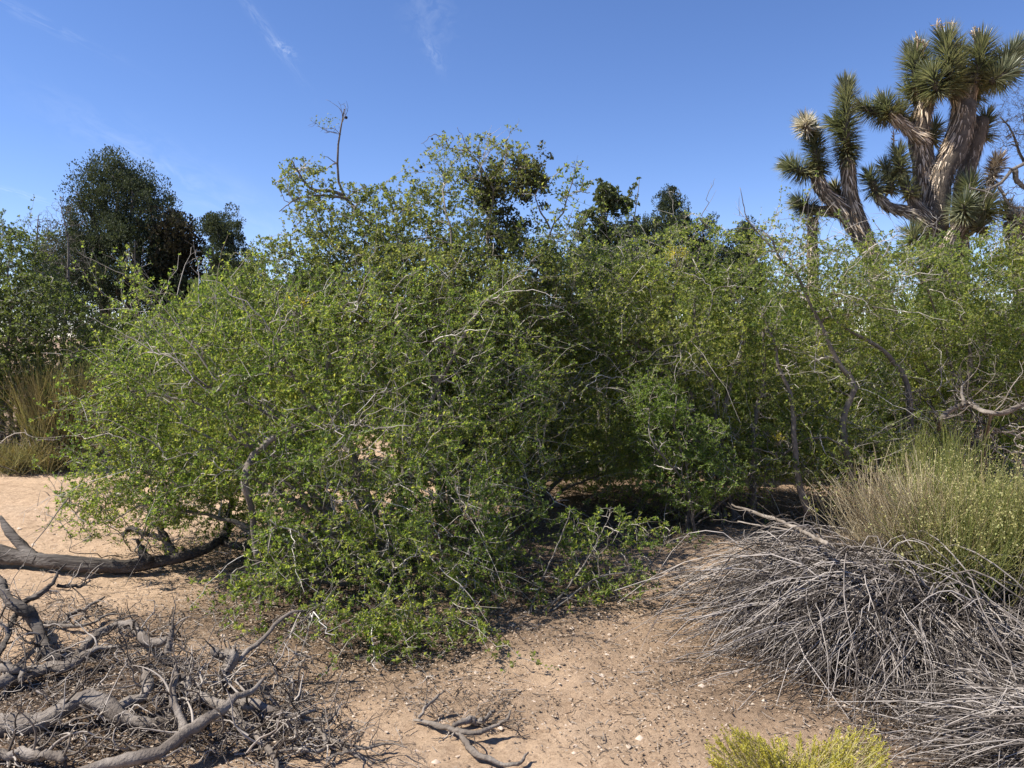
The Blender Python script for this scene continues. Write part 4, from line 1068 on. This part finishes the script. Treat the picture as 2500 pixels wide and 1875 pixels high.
# ------------------------------------------------------------------ dead branches on the ground
def cp(lst):                                   # crop pixels of the lower left part -> photograph pixels
    return [(x / 2.457, 1200 + y / 2.457, w * 1.28 / 2.457) for x, y, w in lst]
def dead_branch(label, lst, lifts, forks=(), twigs=14, tl=.25, mat='dead_wood', k=9, name="dead_branch", group="dead branches on the sand"):
    """one fallen branch: its own stem, side limbs as parts, twiggy ends"""
    if np.isscalar(lifts): lifts = [lifts] * len(lst)
    path, rad = lowpath(lst, lifts, 34)
    T = thing(name, label, "branch", path[0] - np.array([0, 0, rad[0]]), group)
    m, path = gnarl(path, rad, k + 3, .16, .010); m.build("limb", M[mat], T, smooth=True)
    sets = [(path, rad)]
    for fl, flf in forks:
        if np.isscalar(flf): flf = [flf] * len(fl)
        p_, r_ = lowpath(fl, flf, 18); m, p_ = gnarl(p_, r_, 8, .16, .007); m.build("side_limb", M[mat], T, smooth=True); sets.append((p_, r_))
    if twigs:
        m = MB()
        for i in range(twigs):
            p_, r_ = sets[rng.integers(len(sets))]; j = rng.integers(len(p_) // 5, len(p_))
            a = p_[j]; t = unit(p_[min(j + 1, len(p_) - 1)] - p_[j - 1])
            d = unit(t * .8 + rand_dirs(1)[0] * .9 + [0, 0, .15]); ln = tl * rng.uniform(.3, 1.2); r = min(r_[j] * .45, .006)
            q = [a]
            for s_ in range(5):
                d = unit(d + rng.normal(size=3) * .35); nxt = q[-1] + d * ln / 5
                nxt[2] = max(nxt[2], hfun(nxt[0], nxt[1]) + .006); q.append(nxt)
            q = smooth_path(q, 12); m.tubes(q, np.linspace(r, .0012, 12), 4)
            for s_ in range(3):
                b = q[rng.integers(3, 12)]; d2 = unit(d + rng.normal(size=3) * .8); e = b + d2 * ln * rng.uniform(.12, .35)
                e[2] = max(e[2], hfun(e[0], e[1]) + .006)
                m.tubes(smooth_path([b, (b + e) / 2 + rng.normal(size=3) * ln * .04, e], 5), np.linspace(r * .45, .0008, 5), 3)
        m.build("twigs", M['dead_twig'], T, kind='stuff')
    return T

dead_branch("thick dark branch winding low across the pile, arched in its middle",
            cp([(-150, 1400, 100), (0, 1390, 105), (150, 1385, 95), (300, 1345, 90), (400, 1270, 85), (500, 1225, 80), (620, 1270, 75), (720, 1345, 66), (860, 1385, 56), (960, 1365, 48), (1050, 1330, 36)]),
            [.04, .04, .04, .05, .09, .11, .09, .06, .05, .05, .05], [(cp([(540, 1240, 50), (680, 1310, 60), (800, 1250, 60), (870, 1220, 55), (900, 1140, 50), (885, 1040, 36)]), [.08, .06, .07, .09, .12, .15])], 26)
dead_branch("long smooth grey branch in front, forking upward, lowest of the pile",
            cp([(450, 1690, 40), (620, 1665, 50), (800, 1640, 58), (950, 1600, 62), (1080, 1520, 62), (1200, 1440, 56), (1350, 1370, 48), (1450, 1280, 40), (1560, 1200, 26), (1640, 1110, 12)]),
            [.05, .05, .06, .07, .09, .11, .13, .15, .17, .19], [(cp([(1120, 1480, 56), (1100, 1380, 42), (1070, 1280, 36), (1050, 1200, 34), (1080, 1100, 24), (1070, 1000, 10)]), [.1, .14, .18, .2, .24, .28]),
             (cp([(1440, 1270, 34), (1560, 1290, 34), (1650, 1330, 34), (1800, 1350, 26), (1900, 1330, 14)]), [.13, .1, .09, .08, .08])], 36)
dead_branch("grey branch curving over the sand and ending in a pale splintered stub",
            cp([(470, 980, 40), (540, 905, 46), (640, 850, 34), (740, 825, 36), (830, 855, 40), (910, 930, 40), (1000, 960, 42), (1040, 940, 34)]),
            [.04, .06, .08, .10, .10, .09, .08, .10], [(cp([(1010, 965, 34), (1020, 900, 26), (1025, 850, 20), (1028, 800, 5)]), [.09, .14, .18, .22])], 16)
dead_branch("straight grey branch lying from the left edge towards the splintered stub",
            cp([(-120, 1200, 60), (0, 1150, 66), (120, 1100, 62), (260, 1065, 60), (400, 1040, 56), (470, 1000, 46), (560, 960, 30), (660, 930, 16), (740, 920, 8)]),
            [.05, .05, .05, .05, .06, .07, .08, .08, .09], [(cp([(-20, 1040, 50), (60, 1065, 46), (120, 1085, 40), (100, 1160, 24)]), [.08, .09, .08, .05])], 24)
dead_branch("dark crooked snag leaning down at the left edge below the log",
            cp([(-30, 500, 44), (10, 580, 46), (70, 650, 46), (150, 690, 50), (215, 760, 54), (250, 850, 50), (300, 930, 46), (370, 1000, 34)]),
            [.30, .28, .26, .24, .18, .13, .09, .05], [(cp([(210, 760, 44), (260, 860, 40), (270, 950, 36), (250, 1020, 20)]), [.17, .1, .07, .04])], 18, mat='log')
dead_branch("thin forked branch rising at the left edge and crossing the crooked snag",
            cp([(-20, 1000, 26), (30, 900, 28), (70, 800, 26), (120, 700, 26), (190, 630, 28), (290, 585, 22), (350, 520, 14), (420, 405, 6)]),
            [.06, .1, .15, .2, .26, .3, .34, .4], [(cp([(340, 570, 16), (470, 575, 14), (560, 540, 7)]), [.3, .28, .3])], 18, mat='log', tl=.18)
dead_branch("pale thin branch on the sand above the pile with an upturned end",
            cp([(270, 790, 20), (380, 790, 22), (470, 720, 20), (560, 685, 16), (650, 635, 8)]), [.03, .03, .05, .06, .09], [(cp([(270, 780, 18), (400, 810, 22), (540, 790, 16), (620, 740, 12), (740, 740, 6)]), .03)], 12, tl=.15)
dead_branch("hooked knobby stump at the foot of the mound with a thin limb rising right",
            cp([(1330, 1180, 44), (1370, 1080, 54), (1415, 990, 50), (1400, 945, 48), (1340, 950, 46), (1290, 925, 34)]), [.03, .09, .15, .18, .17, .17],
            [(cp([(1430, 1010, 26), (1500, 940, 24), (1560, 900, 24), (1620, 840, 22), (1700, 760, 20), (1760, 720, 16), (1830, 715, 9)]), [.13, .17, .2, .25, .3, .33, .34])], 8, tl=.12)
dead_branch("grey forked branch spreading its crooked twigs over sunlit sand at the pile's right end",
            cp([(1380, 1240, 40), (1480, 1260, 44), (1600, 1310, 40), (1720, 1345, 36), (1880, 1385, 28), (1960, 1450, 22), (2050, 1510, 20), (2160, 1570, 14), (2260, 1615, 9), (2360, 1620, 5)]),
            [.1, .1, .09, .08, .06, .05, .04, .04, .03, .03], [(cp([(1940, 1420, 22), (1960, 1510, 22), (1890, 1540, 20), (1760, 1530, 18), (1640, 1560, 12)]), [.05, .05, .05, .05, .05]),
             (cp([(1880, 1380, 16), (1990, 1370, 12), (2060, 1300, 7)]), .06), (cp([(2010, 1490, 16), (2130, 1540, 14), (2220, 1560, 12), (2330, 1530, 10), (2450, 1570, 5)]), .03)], 46, tl=.22)
dead_branch("short crooked branch on bare sand between the pile and the centre branch",
            cp([(1960, 1620, 12), (2060, 1560, 14), (2180, 1530, 14), (2290, 1500, 12), (2340, 1500, 5)]), .02, [], 8, tl=.12)
dead_branch("centre branch on the sand with one arm curling up to the right",
            cp([(2480, 1370, 14), (2600, 1395, 22), (2710, 1415, 26), (2770, 1440, 26), (2810, 1500, 28), (2870, 1555, 28), (2960, 1565, 24), (3020, 1595, 22), (3100, 1600, 18), (3160, 1555, 14), (3200, 1500, 7)]),
            [.02, .03, .035, .04, .035, .03, .04, .03, .04, .05, .07], [(cp([(2740, 1425, 24), (2800, 1445, 24), (2880, 1440, 22), (2970, 1400, 18), (3050, 1350, 14), (3075, 1300, 9)]), [.04, .04, .05, .06, .08, .1]),
             (cp([(2510, 1370, 14), (2560, 1290, 14), (2600, 1240, 14), (2650, 1190, 8)]), [.03, .06, .08, .1])], 10, tl=.12, mat='dead_wood')
dead_branch("short split stick of wood lying behind the centre branch", cp([(2720, 1400, 28), (2800, 1385, 32), (2880, 1360, 18), (2930, 1325, 10)]), .03, [], 3, tl=.08)
dead_branch("thick grey branch at the back of the pile behind the forked one",
            cp([(1130, 1200, 50), (1240, 1260, 56), (1350, 1300, 50), (1450, 1360, 44), (1560, 1440, 34), (1620, 1560, 26), (1660, 1680, 14)]), [.05, .06, .06, .07, .06, .05, .04], [(cp([(1080, 1100, 40), (1130, 1180, 44), (1120, 1100, 30)]), [.05, .06, .1])], 30)
dead_branch("grey branch running along the very bottom left corner",
            cp([(-100, 1560, 40), (20, 1580, 40), (130, 1560, 40), (220, 1610, 40), (320, 1660, 34)]), .04, [], 18)
dead_branch("fallen limb in shade showing through the mound's foliage, pale at its bend", 
            [(640, 1480, 14), (620, 1300, 14), (598, 1165, 15), (612, 1120, 16), (640, 1088, 15), (690, 1055, 11), (720, 1040, 5)], [.0, .45, .80, .88, .96, 1.04, 1.08], [([(625, 1090, 11), (590, 1078, 8), (560, 1060, 4)], [.95, .98, 1.02])], 6, tl=.2)

# tangle of thin broken twigs over the pile: nobody could count them
def tangle(name, label, boxes, mat='dead_twig'):
    m = MB()
    for (x0, y0, x1, y1, n, lmax, h, ln, r) in boxes:
        for i in range(n):
            g = G(rng.uniform(x0, x1), rng.uniform(y0, y1), 0)
            g[2] += h * rng.random() ** 1.6 + .006
            a = rng.uniform(0, 6.28); d = np.array([math.cos(a), math.sin(a) * .8, rng.normal() * .25])
            L = ln * rng.uniform(.3, 1.1); q = [g]
            for s_ in range(5):
                d = unit(d + rng.normal(size=3) * .42); nx_ = q[-1] + d * L / 5; nx_[2] = max(nx_[2], hfun(nx_[0], nx_[1]) + .005); q.append(nx_)
            q = smooth_path(q, 7); rr = r * rng.uniform(.4, 1.3) ** 1.5
            m.tubes(q, np.linspace(rr, rr * .35, 7), 3, cap=False)
            for s_ in range(2):
                b = q[rng.integers(2, 6)]; e = b + unit(d + rng.normal(size=3) * .9) * L * rng.uniform(.1, .3); e[2] = max(e[2], hfun(e[0], e[1]) + .005)
                m.tubes(np.stack([b, (b + e) / 2 + rng.normal(size=3) * .008, e]), [rr * .5, rr * .4, rr * .2], 3, cap=False)
    o = m.build(name, M[mat], kind='stuff'); o['label'] = label
    return o
tangle("twig_tangle", "tangle of thin grey dead twigs over the branch pile",
       [(380, 1600, 760, 1875, 420, 0, .14, .24, .0042), (0, 1560, 420, 1875, 300, 0, .12, .26, .0038), (0, 1440, 260, 1600, 70, 0, .15, .25, .003),
        (620, 1700, 850, 1850, 110, 0, .05, .2, .004), (1000, 1700, 1260, 1780, 90, 0, .02, .12, .0018), (200, 1480, 420, 1600, 50, 0, .06, .2, .003)])
tangle("twig_tangle", "tangle of dead grey brush lying under the right shrubs",
       [(2180, 1215, 2520, 1265, 420, 0, 1.15, .5, .006), (1700, 1180, 2060, 1300, 160, 0, .25, .4, .004), (2000, 1120, 2500, 1240, 200, 0, .4, .5, .005)])
tangle("twig_tangle", "tangle of dead grey brush at the foot of the left shrub",
       [(-80, 1090, 110, 1160, 260, 0, .55, .7, .007)])
dead_branch("pale arched dead bough lying on brush under the right shrubs, above the wild broom",
            [(2290, 1050, 7), (2302, 1020, 12), (2330, 1000, 13), (2370, 985, 12), (2420, 1005, 12), (2460, 1010, 11), (2520, 985, 9)], [.80, .95, 1.0, 1.06, 1.03, 1.02, 1.08], [([(2352, 990, 8), (2345, 960, 7), (2350, 930, 4)], [1.06, 1.14, 1.22]), ([(2420, 1005, 8), (2400, 1100, 10), (2430, 1225, 11)], [1.03, .6, .02])], 40, tl=.5)
dead_branch("bare forked brown bough standing in front of the dry grass clump at the left",
            [(104, 1110, 14), (102, 1085, 12), (104, 1070, 14), (145, 1048, 14), (172, 1020, 10), (200, 1020, 7), (260, 1022, 4)], [.15, .2, .3, .4, .5, .5, .5],
            [([(105, 1070, 10), (140, 1068, 10), (180, 1075, 5)], .3), ([(145, 1048, 8), (185, 1052, 8), (190, 1068, 4)], .4)], 10, tl=.3, mat='bark_grey')

# ------------------------------------------------------------------ grey dead broom, right foreground
def mound(label, centre, R, H, n, az, hmod=lambda a: 1.0, mat='grey_stem', r=.0028, crown=.12, seg=8, arc=1.0, side=1, name="dead_broom_shrub"):
    """a mound of arching dead stems fanning out of one crown"""
    T = thing(name, label, "shrub", centre)
    c = np.asarray(centre, float)
    a = rng.uniform(az[0], az[1], n)
    base = c + np.stack([rng.normal(size=n) * crown, rng.normal(size=n) * crown, np.full(n, .0)], -1)
    reach = R * rng.uniform(.25, 1.08, n); hh = H * hmod(a) * rng.uniform(.08, 1.05, n) * (1.15 - .35 * reach / R)
    t = np.linspace(0, 1, seg)[None, :]
    ph = rng.uniform(.0, .36, (n, 1)) * (rng.random((n, 1)) < .7)      # many stems leave the raised crown and only fall
    rise = np.sin(np.clip(ph + t * (rng.uniform(.80, .99, (n, 1)) - ph), 0, 1) * np.pi) ** .85
    s = t ** rng.uniform(.85, 1.25, (n, 1))
    bend = rng.normal(size=(n, 1)) * .34
    aa = a[:, None] + bend * t + np.cumsum(rng.normal(size=(n, seg)), 1) * .035
    pts = np.stack([base[:, :1] + np.cos(aa) * reach[:, None] * s, base[:, 1:2] + np.sin(aa) * reach[:, None] * s,
                    c[2] + .02 + hh[:, None] * rise + np.cumsum(rng.normal(size=(n, seg)), 1) * .009], -1)
    pts[:, :, 2] = np.maximum(pts[:, :, 2], hfun(pts[:, :, 0], pts[:, :, 1]) + .004)
    rr = r * rng.uniform(.45, 1.5, (n, 1)) ** 1.2 * (1.15 - .75 * t)
    m = MB(); m.tubes(pts, rr, 3, cap=False)
    for _ in range(side):                       # forked ends
        j = rng.integers(seg // 3, seg - 2, n); i = np.arange(n)
        b = pts[i, j]; d = unit(pts[i, j + 1] - b + 1e-6); ln = reach * rng.uniform(.12, .35, n)
        d1 = unit(d + rng.normal(size=(n, 3)) * .28)
        q = np.stack([b + d1 * (ln * f)[:, None] - np.array([0, 0, 1.0]) * (ln * f * f * .25)[:, None] + rng.normal(size=(n, 3)) * .004 * f for f in (0, .5, 1)], 1)
        q[:, :, 2] = np.maximum(q[:, :, 2], hfun(q[:, :, 0], q[:, :, 1]) + .004)
        m.tubes(q, rr[i, j][:, None] * np.array([.8, .6, .3])[None], 3, cap=False)
    m.build("dead_stems", M[mat], T, kind='stuff')
    return T, c
MC = G(2180, 1560)
T, _ = mound("wide grey mound of dead arching broom stems, largest grey shrub at the right", MC, 1.10, .50, 3700, (math.radians(95), math.radians(345)), crown=.20, r=.0032, hmod=lambda a: np.interp(np.degrees(a), [95, 150, 210, 260, 345], [.75, 1.05, .95, .6, .38]))
m = MB()
for i in range(26):                             # the thicker bare stems
    a = math.radians(rng.uniform(100, 340)); Rr = rng.uniform(.6, 1.15); hh = rng.uniform(.35, .6)
    b = MC + np.append(rng.normal(size=2) * .12, .02)
    q = [b, b + np.array([math.cos(a) * Rr * .3, math.sin(a) * Rr * .3, hh * .9]), b + np.array([math.cos(a) * Rr * .65, math.sin(a) * Rr * .65, hh * .75]), b + np.array([math.cos(a + .1) * Rr, math.sin(a + .1) * Rr, .05])]
    s = smooth_path(q, 16) + np.cumsum(rng.normal(size=(16, 3)), 0) * .004
    st = MB(); st.tubes(s, np.linspace(.0052, .0022, 16) * rng.uniform(.7, 1.2), 5, rough=.06); st.build("stem", M['grey_stem'], T)
mound("second grey heap of dead broom stems in the bottom right corner", G(2760, 1930), .80, .26, 1100, (math.radians(70), math.radians(220)), crown=.14)
mound("dark heap of dead stems behind the wild broom at the right edge", G(2640, 1530), .9, .5, 700, (math.radians(90), math.radians(280)), crown=.2)
dead_branch("long thin bare grey branch sweeping out left over the grey mound",
            [(2020, 1330, 9), (1960, 1300, 9), (1900, 1280, 8), (1840, 1262, 7), (1780, 1240, 4)], [.6, .55, .5, .5, .5], [([(1960, 1300, 6), (1880, 1290, 5), (1800, 1275, 3)], .5), ([(2000, 1345, 6), (1900, 1328, 6), (1800, 1328, 3)], .45)], 14, tl=.25, mat='dead_twig')

# ------------------------------------------------------------------ wild broom with green and tan stems
def broom(label, roots, H, n, fan, mats, r=.0018, buds=0, name="broom_shrub", az=0.0, bsz=.008, cat="shrub"):
    T = thing(name, label, cat, roots[0])
    for part, frac, mat, ax in mats:
        k = int(n * frac); m = MB()
        base = np.array(roots)[rng.integers(0, len(roots), k)] + np.stack([rng.normal(size=k) * .09, rng.normal(size=k) * .09, np.zeros(k)], -1)
        d = unit(np.stack([rng.normal(size=k) * fan + ax, rng.normal(size=k) * fan * .8, np.ones(k)], -1))
        ln = H * rng.uniform(.55, 1.1, k)
        t = np.linspace(0, 1, 6)
        path = base[:, None] + d[:, None] * (ln[:, None] * t)[..., None]
        path[:, :, :2] += (d[:, None, :2] * (t ** 2)[None, :, None] * .10) + np.cumsum(rng.normal(size=(k, 6, 2)), 1) * .013
        m.tubes(path, r * np.linspace(1.3, .4, 6)[None].repeat(k, 0), 3, cap=False)
        for _ in range(3):
            j = rng.integers(2, 5, k); b = path[np.arange(k), j]; e = b + unit(d + rng.normal(size=(k, 3)) * .32) * (ln * rng.uniform(.2, .45, k))[:, None]
            mid = (b + e) / 2 + rng.normal(size=(k, 3)) * .01
            m.tubes(np.stack([b, mid, e], 1), np.full((k, 3), r * .5), 3, cap=False)
            if buds:
                q = np.vstack([e, mid * .4 + e * .6]); q = np.repeat(q, buds, 0) + rng.normal(size=(len(q) * buds, 3)) * .008
                self_b.append(q) if part != "tan_stems" or rng.random() < .4 else None
        m.build(part, M[mat], T, kind='stuff')
    if buds and self_b:
        q = np.vstack(self_b); q = q[rng.random(len(q)) < .8]; b_ = MB(); k = len(q)
        b_.leaves(q, unit(rand_dirs(k) + [0, 0, .6]), rand_dirs(k), rng.uniform(.5, 1.2, k) * bsz, rng.uniform(.4, .8, k) * bsz)
        b_.build("buds", M['bud'], T, kind='stuff')
    self_b.clear()
    return T
self_b = []
gb = G(2330, 1560)
broom("tall wild broom with yellow-green stems and pale buds behind the grey mound", [gb + [0, 0, .1], gb + [.35, .1, .1], gb + [.62, .05, .05], gb + [.15, .35, 0.1], gb + [.8, .4, 0]], .70, 2600, .27,
      [("green_stems", .8, 'broom_green', .0), ("straw_stems", .25, 'straw', .0)], buds=2, bsz=.013)
gt = G(2260, 1535)
broom("tan-brown dried broom leaning left between grey mound and green broom", [gt + [0, 0, .2], gt + [-.1, .1, .15], gt + [.12, 0, .15]], .66, 620, .15, [("tan_stems", 1, 'tan_stem', -.30)], buds=0)
broom("slender upright green broom stems in front of the right shrubs", [G(2240, 1330), G(2290, 1340), G(2330, 1330)], .85, 220, .10, [("green_stems", 1, 'broom_green', .0)], r=.0022)
broom("dry golden grass clump at the edge of the open sand, left", [G(115, 1144), G(150, 1144), G(190, 1140), G(140, 1130)], 1.15, 1500, .22, [("straw_stems", .75, 'straw', .05), ("green_stems", .25, 'broom_green', .05)], r=.003, name="grass_clump", cat="grass clump")
broom("low pale dried grass tuft on the sand in front of the golden clump", [G(70, 1150), G(120, 1152), G(30, 1155)], .4, 500, .6, [("straw_stems", 1, 'straw', -.1)], r=.003, name="grass_clump", cat="grass clump")

# ------------------------------------------------------------------ small yellow-green shrub at the bottom edge
def cushion(label, centre, ells, n, size):
    T = thing("yellow_shrub", label, "shrub", centre)
    q = sample(ells, n, .8, .02)
    m = MB(); b = np.asarray(centre) + rng.normal(size=(len(q), 3)) * [.10, .06, .0]
    m.tubes(np.stack([b, b * .45 + q * .55 + rng.normal(size=q.shape) * .012, q], 1), np.full((len(q), 3), .0013), 3, cap=False)
    m.build("stems", M['straw'], T, kind='stuff')
    m = MB(); k = 22; pos = np.repeat(q, k, 0); u = rand_dirs(len(pos)); ax = unit(q - centre + [0, 0, .15]); axr = np.repeat(ax, k, 0)
    s = rng.uniform(-.045, .012, len(pos))[:, None]
    m.leaves(pos + axr * s, unit(u + axr * .9 + [0, 0, .3]), rand_dirs(len(pos)), size * rng.uniform(.6, 1.2, len(pos)), size * .38 * rng.uniform(.7, 1.2, len(pos)))
    m.build("leaves", M['yellow_leaf'], T, kind='stuff')
yc = P(1960, 2050, 2.55); yc[2] = 0.0
cushion("low yellow-green cushion shrub at the bottom edge, in front of the grey mound", yc,
        [ell(1815, 1845, 2.55, 85, 50, .12), ell(1960, 1865, 2.55, 120, 50, .14), ell(2095, 1845, 2.55, 75, 55, .12), ell(2125, 1800, 2.55, 20, 34, .05, .5), ell(1815, 1815, 2.6, 40, 25, .06, .6), ell(1960, 1960, 2.5, 210, 80, .18)], 1100, .010)
